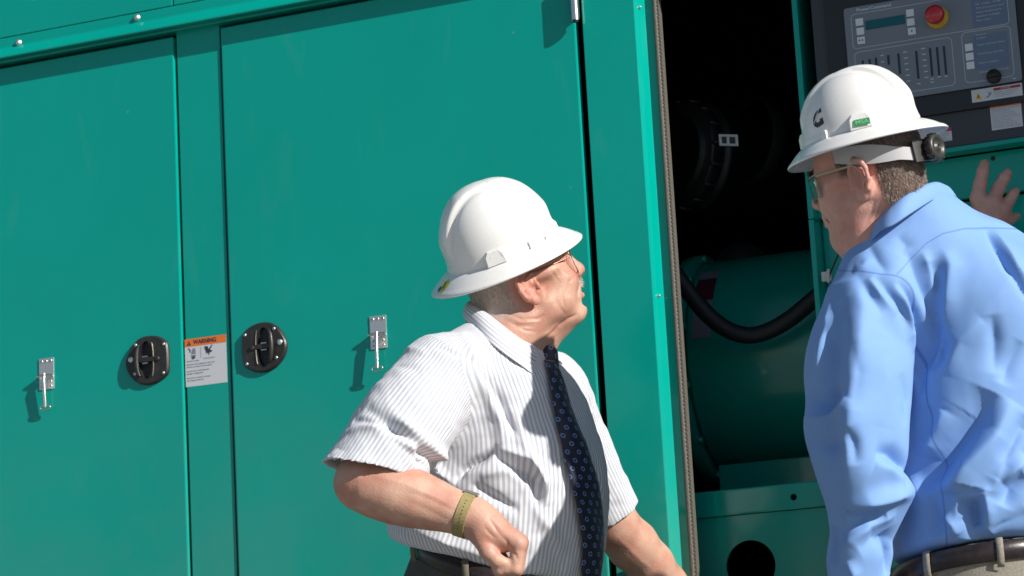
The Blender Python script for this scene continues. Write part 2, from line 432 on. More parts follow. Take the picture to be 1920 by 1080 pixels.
# drip rail: bright slanted flange with a thin top flange
zr = zTop; zb = W(200,69,-.055)[2]
zt_ = W(200,54,-.040)[2]; ztt = W(200,36,-.033)[2]
def rail_prof(x0, x1):
    b = MB(); pr = [(-.030, ztt+.002), (-.0345, ztt), (-.0355, zt_+.004), (-.037, zt_), (-.055, zb+.001), (-.0555, zb-.003), (-.053, zb-.0045), (-.034, zb-.005), (-.031, zb-.008), (.02, zb-.008), (.02, ztt)]
    n = len(pr); V = [(x0,y,z) for y,z in pr]+[(x1,y,z) for y,z in pr]
    b.add(V, [(i,(i+1)%n,n+(i+1)%n,n+i) for i in range(n)]+[tuple(range(n)), tuple(range(n,2*n))[::-1]])
    o = b.build('drip_rail', M_green, enc); md = o.modifiers.new('b','BEVEL'); md.width = .0012; md.segments = 2; md.limit_method = 'ANGLE'; return o
rail = rail_prof(xL, 1.9)
def bolt(c, n, r=.006, parent=rail, name='bolt', m=None):
    b = MB(); b.lathe(c, n, [(r*1.35,0),(r*1.35,.001),(r,.0015),(r*.95,.004),(r*.6,.0058),(0,.0063)], 14); return b.build(name, m or M_zinc, parent)
for x in (35, 257):
    c = W(x, {35:80, 257:33}[x], -.0355); bolt(c, (0,-1,0))
xs = W(324,6,-.03)[0]
b = MB(); b.box((xL, -.030, ztt+.004), (xs-.0015, .0, 2.75), bev=.002); b.build('upper_panel', M_green, enc)
b = MB(); b.box((xs+.0015, -.030, ztt+.004), (1.9, .0, 2.75), bev=.002); b.build('upper_panel', M_green, enc)
b = MB(); b.box((xL, -.05, 2.752), (1.9, 1.5, 2.78), bev=.004); b.build('roof', M_green, enc)
b = MB(); b.box((xL-.03, 0, .1), (xL-.003, 1.5, 2.75)); b.build('side_wall', M_green, enc)
b = MB(); b.box((1.903, 0, .1), (1.93, 1.5, 2.75)); b.build('side_wall', M_green, enc)
b = MB(); b.box((xL, 1.47, .1), (1.9, 1.5, 2.75)); b.build('rear_wall', M_green, enc)
# bay lining (black foam)
b = MB()
b.box((-1.2, 1.36, .2), (1.9, 1.40, 2.72)); b.box((-1.24, .04, .2), (-1.2, 1.4, 2.72)); b.box((-1.2,.04,2.68),(1.9,1.36,2.72)); b.box((-1.2,.14,.18),(1.9,1.36,.2))
b.build('foam_lining', M_liner, enc)
b = MB(); b.box((1.32, YD, ZB), (1.9, .02, 2.74), bev=.003); b.build('pillar', M_green, enc)
# rubber seal on the left side of the bay
xs0 = xP2r+.031
b = MB(); zs = np.linspace(ZB, zTop+.3, 2)
b.tube([(xs0+.005,.008,ZB),(xs0+.005,.008,zTop+.3)], .0058, 12, 0)
b.box((xs0-.001, .012, ZB), (xs0+.012, .03, zTop+.3), 0)
z = ZB+.6
while z < zTop+.2:
    b.box((xs0+.0085, .0045, z), (xs0+.0125, .010, z+.0045), 1); z += .0085
b.build('door_seal', [M_seal, M_sealb], enc)
for (px,py) in ((1193,14),(1243,553)):
    c = W(px,py,-.010); bolt(np.array([xP2r+.006, -.007, c[2]]), (.92,-.37,0), .0028, enc, 'bolt', M_zinc)
# open door swung outward at the far right, out of the picture, shades the control bay
hx = 1.335; a = math.radians(-30); dv = np.array([math.cos(a), math.sin(a), 0]); nv = np.array([-dv[1], dv[0], 0])
b = MB(); R = np.stack([dv, nv, np.array([0,0,1.])], 1)
b.box((0,-.01,ZB+.01), (.82,.012,2.72), R=R, c=(hx,-.03,0)); od = b.build('door', M_green, enc); od['label'] = 'open green door folded back to the right of the bay'
# hinge at the top of the middle door
b = MB(); c = W(1079,38,-.040); b.tube([(c[0],-.040,c[2]),(c[0],-.040,c[2]+.10)], .0082, 14, 0); b.tube([(c[0],-.040,c[2]-.004),(c[0],-.040,c[2])], .006, 12, 1)
b.box((c[0]-.006,-.038,c[2]+.01),(c[0]+.004,YD,c[2]+.10), 1)
b.build('hinge', [M_steel, M_dark], door2)

# ------------------------------------------------------------ paddle latches
M_blk = mat('latch_black', (.022,.021,.020), .42, noise=(60,(.040,.036,.032),.45,.75), bump=(220,.25,.001))
M_blk2 = mat('latch_black_inner', (.010,.010,.013), .5)
M_pew = mat('latch_edge', (.30,.25,.19), .38, metal=.6)
def lens(w, h, n, x0):
    return [(x0 + w*math.sin(math.pi*i/n)*1.0, h*math.cos(math.pi*i/n)) for i in range(n+1)] + [(x0 - w*.75*math.sin(math.pi*i/n), -h*math.cos(math.pi*i/n)) for i in range(1, n)]
def fill_hole(bm, outer, inner):
    pass
def latch(px, py, flip, parent):
    c = W(px, py, YD); s = -1.16 if flip else 1.16
    out = [(-.047,.030),(-.042,.038),(-.030,.047),(-.014,.0525),(.002,.0535),(.018,.0495),(.032,.038),(.043,.020),(.0495,.002),(.0465,-.016),(.038,-.032),(.024,-.046),(.008,-.053),(-.010,-.0535),(-.028,-.048),(-.042,-.038),(-.047,-.030),(-.0485,0)]
    # smooth the outline
    o = np.array(out); 
    for _ in range(2):
        q = .75*o+.25*np.roll(o,-1,0); r = .25*o+.75*np.roll(o,-1,0); o = np.stack([q,r],1).reshape(-1,2)
    n = len(o); hole = np.array(lens(.017,.041,16,.0)); hole = hole[::-1]
    bm = bmesh.new()
    def ringv(pts, y): return [bm.verts.new((s*p[0], y, p[1]*1.05)) for p in pts]
    def loop(vs): return [bm.edges.new((vs[i], vs[(i+1)%len(vs)])) for i in range(len(vs))]
    r0 = ringv(o, 0); r1 = ringv(o*.985, -.0045); r2 = ringv(o*.93, -.0080)
    for A_, B_ in ((r0,r1),(r1,r2)):
        for i in range(n): bm.faces.new((A_[i],A_[(i+1)%n],B_[(i+1)%n],B_[i]))
    h1 = ringv(hole, -.0080); eds = [e for e in bm.edges if all(v in set(r2) for v in e.verts)]
    e2 = loop(h1)
    bmesh.ops.triangle_fill(bm, use_beauty=True, edges=eds+e2)
    h2 = ringv(hole*.96, -.001); m_ = len(hole)
    for i in range(m_):
        f = bm.faces.new((h1[i],h1[(i+1)%m_],h2[(i+1)%m_],h2[i])); f.material_index = 1
    f = bm.faces.new(h2); f.material_index = 1
    bmesh.ops.recalc_face_normals(bm, faces=bm.faces)
    bm.verts.index_update(); V = [np.array(v.co)+c for v in bm.verts]; F = [([v.index for v in f.verts], f.material_index) for f in bm.faces]; bm.free()
    b = MB()
    for mi in (0,1): b.add(V, [f for f,k in F if k == mi], mi, False)
    plate = b.build('latch', [M_blk, M_blk2], parent, recalc=False)
    g_ = MB()          # paddle grip, stem, pivots
    arc = [(s*(.012+.0075*math.cos(t)), -.0105-.003*math.cos(t), .036*math.sin(t)) for t in np.linspace(-1.45,1.45,15)]
    g_.tube([c+np.array(p) for p in arc], [.002+.0034*math.cos(t) for t in np.linspace(-1.4,1.4,15)], 10, 0)
    arc2 = [(s*(-.012-.0055*math.cos(t)*.7), -.0088, .038*math.sin(t)) for t in np.linspace(-1.45,1.45,15)]
    g_.tube([c+np.array(p) for p in arc2], .0013, 6, 1)
    g_.box(np.minimum(c+np.array([-s*.024,-.0105,-.004]), c+np.array([s*.016,-.005,.006])), np.maximum(c+np.array([-s*.024,-.0105,-.004]), c+np.array([s*.016,-.005,.006])), 0)
    for dz in (.008,-.007): g_.tube([c+np.array([s*-.004,-.0095,dz]), c+np.array([s*.008,-.0095,dz])], .0018, 8, 2)
    g_.build('latch_grip', [M_blk, M_pew, M_steel], parent)
    for (x,z,r) in ((-.0385,.031,.0028),(-.0365,-.0335,.0028),(.0235,.037,.0030),(.0265,-.0275,.0030)):
        q = MB(); q.lathe(c+np.array([s*x,-.0078,z]), (0,-1,0), [(r*1.3,0),(r*1.2,.0008),(r,.0016),(0,.002)], 12)
        q.lathe(c+np.array([s*x,-.0099,z]), (0,-1,0), [(r*.4,0),(r*.35,.0002),(0,.0003)], 6, 1); q.build('screw', [M_zinc, M_dark], parent)
    q = MB(); q.lathe(c+np.array([s*.0345,-.0078,.0055]), (0,-1,0), [(.0068,0),(.0066,.001),(.005,.0022),(0,.0026)], 18); q.build('latch_rivet', M_zinc, parent); q = MB()
    q.lathe(c+np.array([-s*.024,-.0078,.0]), (0,-1,0), [(.0062,0),(.006,.0022),(.0045,.0035),(0,.0038)], 16, 2)
    q.build('lock_cylinder', [M_zinc, M_dark, M_blk], parent)
latch(278, 676, True, door1); latch(497, 651, False, door2)

# ------------------------------------------------------------ stainless hold-open hooks
def hook(px, py, tiltx, reach, parent, hh):
    c = W(px, py, YD); b = MB(); w_, h_ = .0195, .036
    b.box(c+np.array([-w_,-.0022,-h_]), c+np.array([w_,0,h_]), 0, bev=.0008)
    for (x,z,r) in ((-.012,.029,.0028),(0,.029,.0026),(.012,.029,.0028),(-.011,-.018,.0026),(-.0115,-.029,.0026),(.011,-.018,.0026),(.0115,-.029,.0026)):
        b.lathe(c+np.array([x,-.0022,z]), (0,-1,0), [(r*1.25,0),(r,.0013),(r*.5,.0018),(0,.0018)], 12, 0)
        b.lathe(c+np.array([x+.0004,-.0041,z]), (0,-1,0), [(r*.7,0),(r*.5,.0003),(0,.0003)], 8, 1)
    b.build('hook_plate', [M_zinc, M_dark], parent)
    a_ = MB(); pz = c[2]-.006
    a_.tube([(c[0]-.020,-.034,pz),(c[0]-.003,-.035,pz)], .0032, 10); a_.tube([(c[0]+.003,-.035,pz),(c[0]+.0195,-.034,pz)], .0032, 10)
    a_.box((c[0]-.0185,-.034,pz-.003),(c[0]-.0155,YD,pz+.003)); a_.box((c[0]+.0155,-.034,pz-.003),(c[0]+.0185,YD,pz+.003))
    e = np.array([c[0]+tiltx, -.022-reach, c[2]-hh])
    a_.tube([(c[0],-.034,pz+.004),(c[0]+.0005,-.037,pz-.012),tuple(e)], [.0046,.0046,.0040], 8)
    # stirrup shaped foot
    L_ = [(-.013,0,-.001),(-.0115,-.001,.0035),(-.004,-.001,.0035),(.004,-.001,.0035),(.0115,-.001,.0035),(.013,0,-.001),(.0115,0,-.0045),(0,0,-.0058),(-.0115,0,-.0045),(-.013,0,-.001)]
    a_.tube([e+np.array([x,y,z]) for x,y,z in L_], .0016, 8, caps=False)
    a_.build('hook_arm', M_steel, parent)
hook(88, 701, .002, .012, door1, .078); hook(710, 623, .002, .019, door2, .081)

# ------------------------------------------------------------ stickers
EX = np.array([1.,0,0]); EZ = np.array([0,0,1.])
class Sticker:
    "flat label in the plane y, laid out in its own unit coordinates (u right, v up) in metres"
    def __init__(s, o, y): s.o = np.array([o[0], y, o[2]]); s.b = MB()
    def pt(s, u, v, k): return s.o + EX*u + EZ*v - np.array([0, .0004*k, 0])
    def rect(s, u0, v0, u1, v1, m, k=1): s.b.add([s.pt(u0,v0,k), s.pt(u1,v0,k), s.pt(u1,v1,k), s.pt(u0,v1,k)], [(0,1,2,3)], m)
    def base(s, w, h, m=0, t=.0002): s.b.box(s.o+np.array([0,-t,0]), s.o+np.array([w,.0,h]), m)
    def poly(s, pts, m, k=1): s.b.add([s.pt(u,v,k) for u,v in pts], [tuple(range(len(pts)))], m)
    def text(s, t, u, v, size, m, k=2, bold=0, width=None, align='LEFT'):
        V, F = text_geo(t, size, s.pt(u,v,k), EX, EZ, np.zeros(3), bold, align, width); s.b.add(V, F, m)
    def build(s, name, mats, parent): return s.b.build(name, mats, parent, recalc=False)
SM = [M_white, M_orange, M_ink, M_greyink, M_red, M_yel]
tl = W(346,637,YP); br = W(427,716,YP); w_ = W(424,640,YP)[0]-tl[0]; h_ = tl[2]-W(350,726,YP)[2]
st = Sticker((tl[0],0,tl[2]-h_), YP); st.base(w_, h_)
u = w_; st.rect(0, h_-.0175, u, h_, 1)
st.text('WARNING', .0225, h_-.0088, .0135, 2, bold=.0003, width=.058)
st.poly([(.006,h_-.0145),(.0165,h_-.0145),(.0112,h_-.0035)], 2, 2); st.poly([(.0105,h_-.0128),(.012,h_-.0128),(.0118,h_-.0075),(.0107,h_-.0075)], 1, 3)
hand = [(.020,h_-.0235),(.0235,h_-.021),(.027,h_-.0235),(.0275,h_-.033),(.0275,h_-.040),(.024,h_-.0455),(.0205,h_-.0455),(.0175,h_-.040),(.018,h_-.032)]
st.poly(hand, 3, 2); st.poly([(.0178,h_-.0405),(.0275,h_-.0405),(.0245,h_-.0455),(.0205,h_-.0455)], 2, 3); st.rect(.0175,h_-.0372,.0278,h_-.0355, 0, 3)
st.poly([(.008,h_-.0205),(.0105,h_-.0205),(.016,h_-.0265),(.0145,h_-.028),(.0165,h_-.033),(.0125,h_-.0285),(.0135,h_-.0265)], 2, 2)
st.rect(.0405,h_-.045,.0413,h_-.021,3,2)
st.poly([(.050,h_-.021),(.058,h_-.021),(.0605,h_-.028),(.0685,h_-.0195),(.071,h_-.0195),(.064,h_-.030),(.0705,h_-.0325),(.066,h_-.036),(.0625,h_-.0335),(.062,h_-.043),(.059,h_-.035),(.056,h_-.038),(.053,h_-.030)], 2, 2)
st.text('Hazardous Voltage', .0035, h_-.050, .0042, 2, width=.032); st.text('Rotating Parts', .0475, h_-.0475, .0042, 2, width=.028)
for i, (t, wd) in enumerate((('Operation with equipment or electrical', .070), ('service can cause serious injury.', .064), ('', 0), ('Use extra care to avoid shock and', .056), ('damage to equipment.', .042), ('', 0), ('See service manual for proper', .060), ('servicing procedures.', .043))):
    if t: st.text(t, .0038, h_-.0575-i*.0056+(.0018 if i > 2 else 0)+(.0015 if i > 5 else 0), .0048, 2, width=wd)
wl = st.build('warning_label', SM, enc); wl['label'] = 'orange and white WARNING label on the narrow post between the doors'

# ------------------------------------------------------------ control bay
YB = .10
xB0 = (W(1497,0,YB)[0] + W(1524,440,YB)[0] + W(1533,900,YB)[0])/3
zs_ = W(1830,272,YB)[2]
b = MB(); b.box((xB0+.012, YB+.055, .25), (1.32, YB+.30, zs_-.10), bev=.004); b.box((xB0,YB,.25),(xB0+.011,YB+.30,zs_-.105), bev=.002); b.box((xB0, YB, zs_-.104), (xB0+.012, YB+.30, 2.67), bev=.002)
bay = b.build('control_bay', M_green, enc)
b = MB(); b.box((xB0+.002, YB-.012, zs_-.010), (1.318, YB+.03, zs_), bev=.002); b.box((xB0+.013, YB+.035, zs_-.098), (1.318, YB+.05, zs_-.012)); b.build('bay_lip', M_green, enc)
b = MB(); p_ = W(1862,297,YB+.035); b.lathe((p_[0], YB+.0345, p_[2]), (0,-1,0), [(.005,0),(.004,.0004),(0,.0004)], 14); b.build('bolt', M_dark, enc)
M_box = mat('control_box_grey', (.042,.047,.060), .45, bump=(150,.15,.001))
M_box2 = mat('control_box_dark', (.018,.021,.028), .5)
M_face = mat('panel_face', (.185,.215,.255), .5, bump=(240,.1,.001))
M_line = mat('panel_line', (.42,.46,.52), .5)
M_key = mat('panel_key', (.70,.74,.78), .5)
M_lcd = mat('panel_display', (.0,.10,.13), .15)
M_bar = mat('panel_bar', (.016,.032,.065), .4)
M_info = mat('panel_info', (.13,.18,.28), .5)
M_txt = mat('panel_text', (.55,.60,.70), .5)
ybx = YB-.006
xb0 = W(1524,60,ybx)[0]; zb0 = zs_+.001
cb = MB(); cb.box((xb0, ybx, zb0), (1.30, YB+.25, 2.62), 0, bev=.003)
zled = W(1830,205,ybx)[2]
cb.box((xb0+.03, ybx-.010, zled), (1.298, ybx+.01, 2.60), 1, bev=.002)
cbo = cb.build('control_box', [M_box, M_box2], enc); cbo['label'] = 'dark grey control box holding the gauge panel'
yf = ybx-.016
def U(px, py): return W(px, py, yf)
fx0 = U(1585,60)[0]; fx1 = U(1914,120)[0]; fz0 = U(1917,150)[2]; fz1 = U(1590,16)[2]+.055
def rrect(x0, x1, z0, z1, r, n=6):
    o = []
    for cx, cz, a0 in ((x1-r,z1-r,0),(x0+r,z1-r,90),(x0+r,z0+r,180),(x1-r,z0+r,270)):
        for i in range(n+1):
            t = math.radians(a0+90*i/n); o.append((cx+r*math.cos(t), cz+r*math.sin(t)))
    return o
zp1 = U(1590,18)[2]
pf = MB(); o_ = rrect(fx0, fx1, fz0, zp1+.003, .006)
pf.poly([(x, yf, z) for x, z in o_], (0,.004,0), 0)
yl = yf-.0003
def ring(b, x0, x1, z0, z1, r, w, m):
    A_ = rrect(x0,x1,z0,z1,r); B_ = rrect(x0+w,x1-w,z0+w,z1-w,max(r-w,.0005)); n = len(A_)
    b.add([(x,yl,z) for x,z in A_]+[(x,yl,z) for x,z in B_], [(i,(i+1)%n,n+(i+1)%n,n+i) for i in range(n)], m)
r1 = (U(1597,60)[0], U(1891,20)[0], U(1600,93)[2], U(1640,20)[2]); ring(pf, *r1, .008, .0016, 1)
r2 = (U(1603,120)[0], U(1788,110)[0], U(1752,166)[2], U(1605,98)[2]); ring(pf, *r2, .010, .0016, 1)
r3 = (U(1805,100)[0], U(1899,100)[0], U(1850,151)[2], U(1807,61)[2]); ring(pf, *r3, .010, .0016, 1)
def rect(b, px, py, wpx, hpx, m, dy=.0006):
    c = U(px,py); a_, h = wpx/872/2, hpx/935/2
    b.add([(c[0]-a_,yf-dy,c[2]-h),(c[0]+a_,yf-dy,c[2]-h),(c[0]+a_,yf-dy,c[2]+h),(c[0]-a_,yf-dy,c[2]+h)], [(0,1,2,3)], m)
rect(pf, 1858, 95, 61, 66, 4); rect(pf, 1855, 18, 62, 62, 4)
for px,y0,y1 in ((1666,103,122),(1684,99,140),(1718,94,149),(1744,89,144),(1757,87,143),(1770,85,141),(1617,112,150),(1630,110,150),(1642,107,150)):
    rect(pf, px+ (2 if y1>130 else 0), (y0+y1)/2, 4.2, y1-y0, 3)
for px in (1697,1731):
    for i in range(6): rect(pf, px+i*1.3, (98 if px==1697 else 91)+i*10.8, 7, 2.0, 2, .0005)
for px,py in ((1723,157),(1748,148),(1761,144),(1774,143),(1748,154),(1654,104),(1655,116),(1902,147)): rect(pf, px, py, 6, 2, 2, .0005)
def ptxt(b, s_, px, py, size, m, width=None, bold=0):
    V, F = text_geo(s_, size, U(px,py)-np.array([0,.0012,0]), EX, EZ, np.zeros(3), bold, 'LEFT', width); b.add(V, F, m)
ptxt(pf, 'PowerCommand', 1606, 20, .0095, 2, width=.073, bold=.0003)
for i,(t,wd) in enumerate((('Remote start',.022),('Enabled',.018))): ptxt(pf, t, 1830+i, 66+i*6.5, .005, 2, wd)
for i,(t,wd) in enumerate((('Status indicator lamp',.056),('Panel lamp and test',.052),('Alarm status',.040),('Reset and silence',.058))): ptxt(pf, t, 1832+i*1.6, 85+i*17, .005, 2, wd)
for i,(t,wd) in enumerate((('Displays for engine',.038),('and alternator',.026),('',0),('Hz  Amps  Volts',.050),('Oil pressure and',.058),('water temperature',.052),('battery voltage',.048),('Hour meter',.030))): 
    if t: ptxt(pf, t, 1827+i*.6, -14+i*7.6, .005, 2, wd)
face = pf.build('control_panel', [M_face, M_line, M_txt, M_bar, M_info], cbo.parent, recalc=False); face['label'] = 'grey control panel face with gauges, white keys and red stop button'
dp = MB(); c = U(1660,42); dp.box(c+np.array([-.0415,-.002,-.0095]), c+np.array([.0415,0,.0095]), 0, bev=.0008); dp.build('display', M_lcd, face)
for k,(px,py) in enumerate(((1611.6,41.6),(1613.5,59),(1615,76),(1706.7,24.4),(1708,41.6),(1710,58.7),(1817,89),(1818.5,106.4),(1820,123))):
    b = MB(); c = U(px,py); b.box(c+np.array([-.0082,-.0022,-.0077]), c+np.array([.0082,0,.0077]), 0, bev=.001)
    if k in (2,5): 
        for j in ((-.003,0),(.003,0)) if k == 2 else ((0,0),): b.poly([c+np.array([j[0]-.002,-.0025,-.0]), c+np.array([j[0]+.0012,-.0025,.003]), c+np.array([j[0]+.0012,-.0025,-.003])], (0,-.0001,0), 1)
    b.build('key', [M_key, M_ink], face)
b = MB(); c = U(1758,33); b.lathe(c, (0,-1,0), [(.0235,0),(.0235,.003),(.021,.005),(.012,.006),(.012,.018)], 32, 0)
b.lathe(c, (0,-1,0), [(.012,.016),(.0185,.018),(.020,.022),(.020,.028),(.018,.032),(.012,.0345),(0,.0355)], 32, 1)
b.build('stop_button', [mat('stop_yellow',(.62,.35,.02),.35), mat('stop_red',(.50,.015,.022),.25,coat=.5)], face)
b = MB(); c = U(1864,144); b.lathe(c, (0,-1,0), [(.0150,0),(.0148,.006),(.0135,.009),(0,.010)], 28, 0); b.box(c+np.array([-.013,-.016,-.003]), c+np.array([.013,-.009,.003]), 0, bev=.001)
b.build('selector_knob', M_rub, face)
# small stickers of the box
yst = ybx-.010
c = W(1823,193,yst); s2 = Sticker((c[0],0,c[2]), yst); s2.base(.103,.026); s2.poly([(.006,.005),(.021,.005),(.0135,.020)],5,1); s2.poly([(.012,.008),(.015,.008),(.014,.015),(.013,.015)],2,2)
s2.poly([(.027,.006),(.035,.011),(.033,.019),(.038,.014),(.041,.020),(.040,.012),(.034,.006)],3,1); s2.rect(.045,.018,.100,.0235,4,1); s2.text('DANGER',.060,.0207,.0045,0,2,width=.02)
for i in range(3): s2.text(('Hazardous voltage inside.','Shock can cause severe injury','or death. Disconnect first.')[i], .046, .0148-i*.0042, .0035, 3, 2, width=.048-.006*i)
s2.build('caution_label', SM, enc)['label'] = 'long white label with yellow triangle just below the gauge panel'
c = W(1860,245,ybx); s3 = Sticker((c[0],0,c[2]), ybx); s3.base(.063,.054); s3.rect(0,.046,.063,.054,1,1); s3.text('WARNING',.018,.050,.006,2,2,width=.028)
for i in range(9): s3.text(('Read operator manual and','follow all instructions given','Do not open while running','wear eye and ear protection','Lock out before servicing','Keep clear of moving parts','Hot surfaces can burn','Keep hands away from fan','Trained staff only')[i], .003, .0425-i*.0047, .0036, 3, 2, width=.056-.006*((i*3)%4))
s3.build('warning_label', SM, enc)['label'] = 'square white label with orange header at the right edge of the photo'
c = W(1752,268,ybx); s4 = Sticker((c[0],0,c[2]), ybx); s4.base(.037,.028); s4.rect(0,.020,.037,.028,4,1); s4.text('DANGER',.006,.024,.0055,0,2,width=.024)
for i in range(4): s4.text(('High voltage','keep cover on','risk of shock','see manual')[i], .003, .0165-i*.0045, .004, 3, 2, width=.03-.004*(i%3))
s4.build('caution_label', SM, enc)['label'] = 'small red and white label behind the brim of the hard hat'
# wire and clip at the bay's edge
b = MB(); b.tube([W(x,y,YB-.008) for x,y in ((1592,452),(1578,466),(1566,490),(1556,515),(1549,540))], .0018, 8, 0); c = W(1551,519,YB); b.box(c+np.array([-.010,-.008,-.010]), c+np.array([.010,0,.010]), 1, bev=.001)
b.tube([W(1553,505,YB-.01), W(1553,530,YB-.01)], .003, 8, 1)
b.build('wire_clip', [M_rub, mat('clip_white',(.55,.55,.52),.4)], bay)

# ------------------------------------------------------------ inside the bay
M_gd = mat('alternator_green', (.002,.34,.27), .28, coat=.3, noise=(6,(.003,.29,.23),.3,.7), bump=(40,.15,.003))
# base sheet with the round hole
yb = .125
zl = W(1420,912,yb)[2]; z1 = zl-.055
hc = W(1411,1062,yb+.02); bm = bmesh.new()
def lp(pts): 
    vs = [bm.verts.new(p) for p in pts]; return [bm.edges.new((vs[i],vs[(i+1)%len(vs)])) for i in range(len(vs))]
x0 = xP2r-.10; e_ = lp([(x0,yb+.008,z1),(1.31,yb+.008,z1),(1.31,yb+.008,.25),(x0,yb+.008,.25)])
e_ += lp([(hc[0]+.053*math.cos(t), yb+.008, hc[2]+.053*math.sin(t)) for t in np.linspace(0,2*math.pi,40,endpoint=False)])
bmesh.ops.triangle_fill(bm, use_beauty=True, edges=e_)
ex = bmesh.ops.extrude_face_region(bm, geom=list(bm.faces)); bmesh.ops.translate(bm, vec=(0,.006,0), verts=[v for v in ex['geom'] if isinstance(v, bmesh.types.BMVert)])
bmesh.ops.recalc_face_normals(bm, faces=bm.faces); me = bpy.data.meshes.new('base_sheet'); bm.to_mesh(me); bm.free(); me.materials.append(M_green)
bs = link('base_sheet', me, enc)
b = MB(); b.box((x0,yb,z1+.001),(1.31,yb+.03,zl), bev=.004); b.box((x0,yb+.03,zl-.03),(1.31,1.3,zl-.02)); b.build('base_ledge', M_green, enc)
c = W(1488,932,yb); b = MB(); b.lathe((c[0],yb-.0002,c[2]), (0,-1,0), [(.0068,0),(.0066,.0003),(0,.0003)], 18); b.build('bolt_hole', M_liner, enc)
alt = empty('alternator', W(1400,690,.62), 'dark green round alternator body deep inside the open bay', 'alternator')
ac = W(1400,688,.62); b = MB()
b.lathe((ac[0]-.06,ac[1],ac[2]), (1,0,0), [(.0,-.0),(.245,0),(.247,.01),(.247,.75),(0,.75)], 72)
b.build('housing', M_gd, alt)
b = MB(); b.lathe((ac[0]-.10,ac[1],ac[2]), (1,0,0), [(.20,0),(.262,0),(.266,.004),(.266,.030),(.262,.034),(.20,.036)], 72)
for k in range(12):
    t = 2*math.pi*(k+.5)/12; b.lathe((ac[0]-.066,ac[1]+.256*math.cos(t),ac[2]+.256*math.sin(t)), (1,0,0), [(.009,0),(.009,.010),(0,.010)], 8)
b.build('flange', M_gd, alt)
b = MB(); b.lathe((ac[0]-.40,ac[1],ac[2]), (1,0,0), [(0,-.02),(.20,-.02),(.225,0),(.235,.29),(.235,.33)], 48)
b.build('end_bell', M_gd, alt)
b = MB()
for i in range(9):
    for j in range(11):
        x = ac[0]-.30+i*.022; t = math.radians(200+j*9); rr = .2375
        for_ = np.array([x, ac[1]-rr*math.sin(math.radians(60+j*7)), ac[2]+rr*math.cos(math.radians(60+j*7))])
        q = math.radians(60+j*7); R = np.stack([np.array([1,0,0.]), np.array([0,-math.cos(q),-math.sin(q)]), np.array([0,-math.sin(q),math.cos(q)])], 1)
        b.box((-.008,-.011,-.001),(.008,.011,.001), R=R, c=for_)
b.build('vent_grille', M_liner, alt)
b = MB(); b.box((ac[0]-.02, ac[1]-.2, ac[2]-.34), (1.29, ac[1]+.2, ac[2]-.243), bev=.004); b.build('mounting_foot', M_gd, alt)
b = MB(); c = W(1392,512,.66); b.lathe((c[0],c[1],c[2]), (.3,-1,0), [(0,.04),(.062,.04),(.066,.03),(.066,-.1)], 40); b.build('terminal_dome', M_rub, alt)
sA = MB(); q0 = 1400
for (a0,a1,m) in ((36,43,0),(44,60,1),(60.5,82,0)):
    for (dx0,dx1) in ((.0,.045),):
        n = 6; V = []
        for i in range(n+1):
            t = math.radians(a0+(a1-a0)*i/n); 
            for x in (ac[0]-.045+dx0, ac[0]-.045+dx1): V.append((x, ac[1]-.2485*math.sin(t), ac[2]+.2485*math.cos(t)))
        sA.add(V, [(2*i,2*i+1,2*i+3,2*i+2) for i in range(n)], m, True)
sA.build('rating_label', [mat('label_dull',(.20,.21,.26),.5), mat('label_maroon',(.09,.01,.03),.5)], alt, recalc=False)
# cable
b = MB(); kp = [(1225,462),(1262,508),(1290,546),(1325,588),(1362,617),(1402,629),(1440,621),(1478,600),(1512,573),(1545,545),(1580,515)]
kp3 = [W(x,y,.27+.00015*(x-1250)) for x,y in kp]
pp = []
for i in range(len(kp3)-1):
    for t in np.linspace(0,1,5)[:-1]:
        p0 = kp3[max(i-1,0)]; p1 = kp3[i]; p2 = kp3[i+1]; p3 = kp3[min(i+2,len(kp3)-1)]
        pp.append(.5*((2*p1)+(-p0+p2)*t+(2*p0-5*p1+4*p2-p3)*t*t+(-p0+3*p1-3*p2+p3)*t**3))
b.tube(pp, .0185, 16); cab = b.build('power_cable', M_rub); cab['label'] = 'thick black cable sagging across the open bay'; cab['category'] = 'cable'
# air cleaner
ax = nrm([-.62,-1,.05]); fc = W(1262,288,.50)
air = empty('air_cleaner', fc, 'black round air filter canister hanging in the dark bay', 'air filter')
M_can = mat('canister_black', (.020,.020,.023), .42)
b = MB(); b.lathe(fc, -ax, [(0,.004),(.085,.004),(.088,0),(.098,0),(.10,.006),(.102,.012),(.120,.014),(.124,.02),(.124,.045),(.118,.05),(.118,.06),(.128,.062),(.128,.075),(.112,.08),(.108,.36),(0,.38)], 64)
b.build('canister', M_can, air)
for k in range(16):
    b = MB()
    t = 2*math.pi*k/16; a_ = np.cross(ax,[0,0,1.]); a_/=np.linalg.norm(a_); bb = np.cross(ax,a_); c = fc - ax*.03 + (a_*math.cos(t)+bb*math.sin(t))*.126
    b.lathe(c, ax, [(.004,-.016),(.004,.016),(0,.016)], 6); b.build('rim_bolt', M_can, air)
c = W(1366,263,.36); b = MB(); R = np.stack([nrm([.95,.3,-.1]), nrm([-.3,.95,0]), EZ],1)
for lo,hi,m in (((-.021,-.002,-.013),(.021,.003,-.008),0),((-.021,-.002,.008),(.021,.003,.013),0),((-.021,-.002,-.008),(-.015,.003,.008),0),((.015,-.002,-.008),(.021,.003,.008),0),((-.004,-.003,-.013),(.002,.003,.013),0),((-.02,.004,-.012),(.02,.01,.012),1)):
    b.box(lo,hi,m,R=R,c=c)
b.build('clip', [mat('clip_bright',(.8,.8,.82),.3), M_can], air)
b = MB(); b.lathe(W(1395,262,.56), -ax, [(.10,0),(.104,.01),(.104,.03),(.1,.04)], 48); b.build('strap_band', M_can, air)
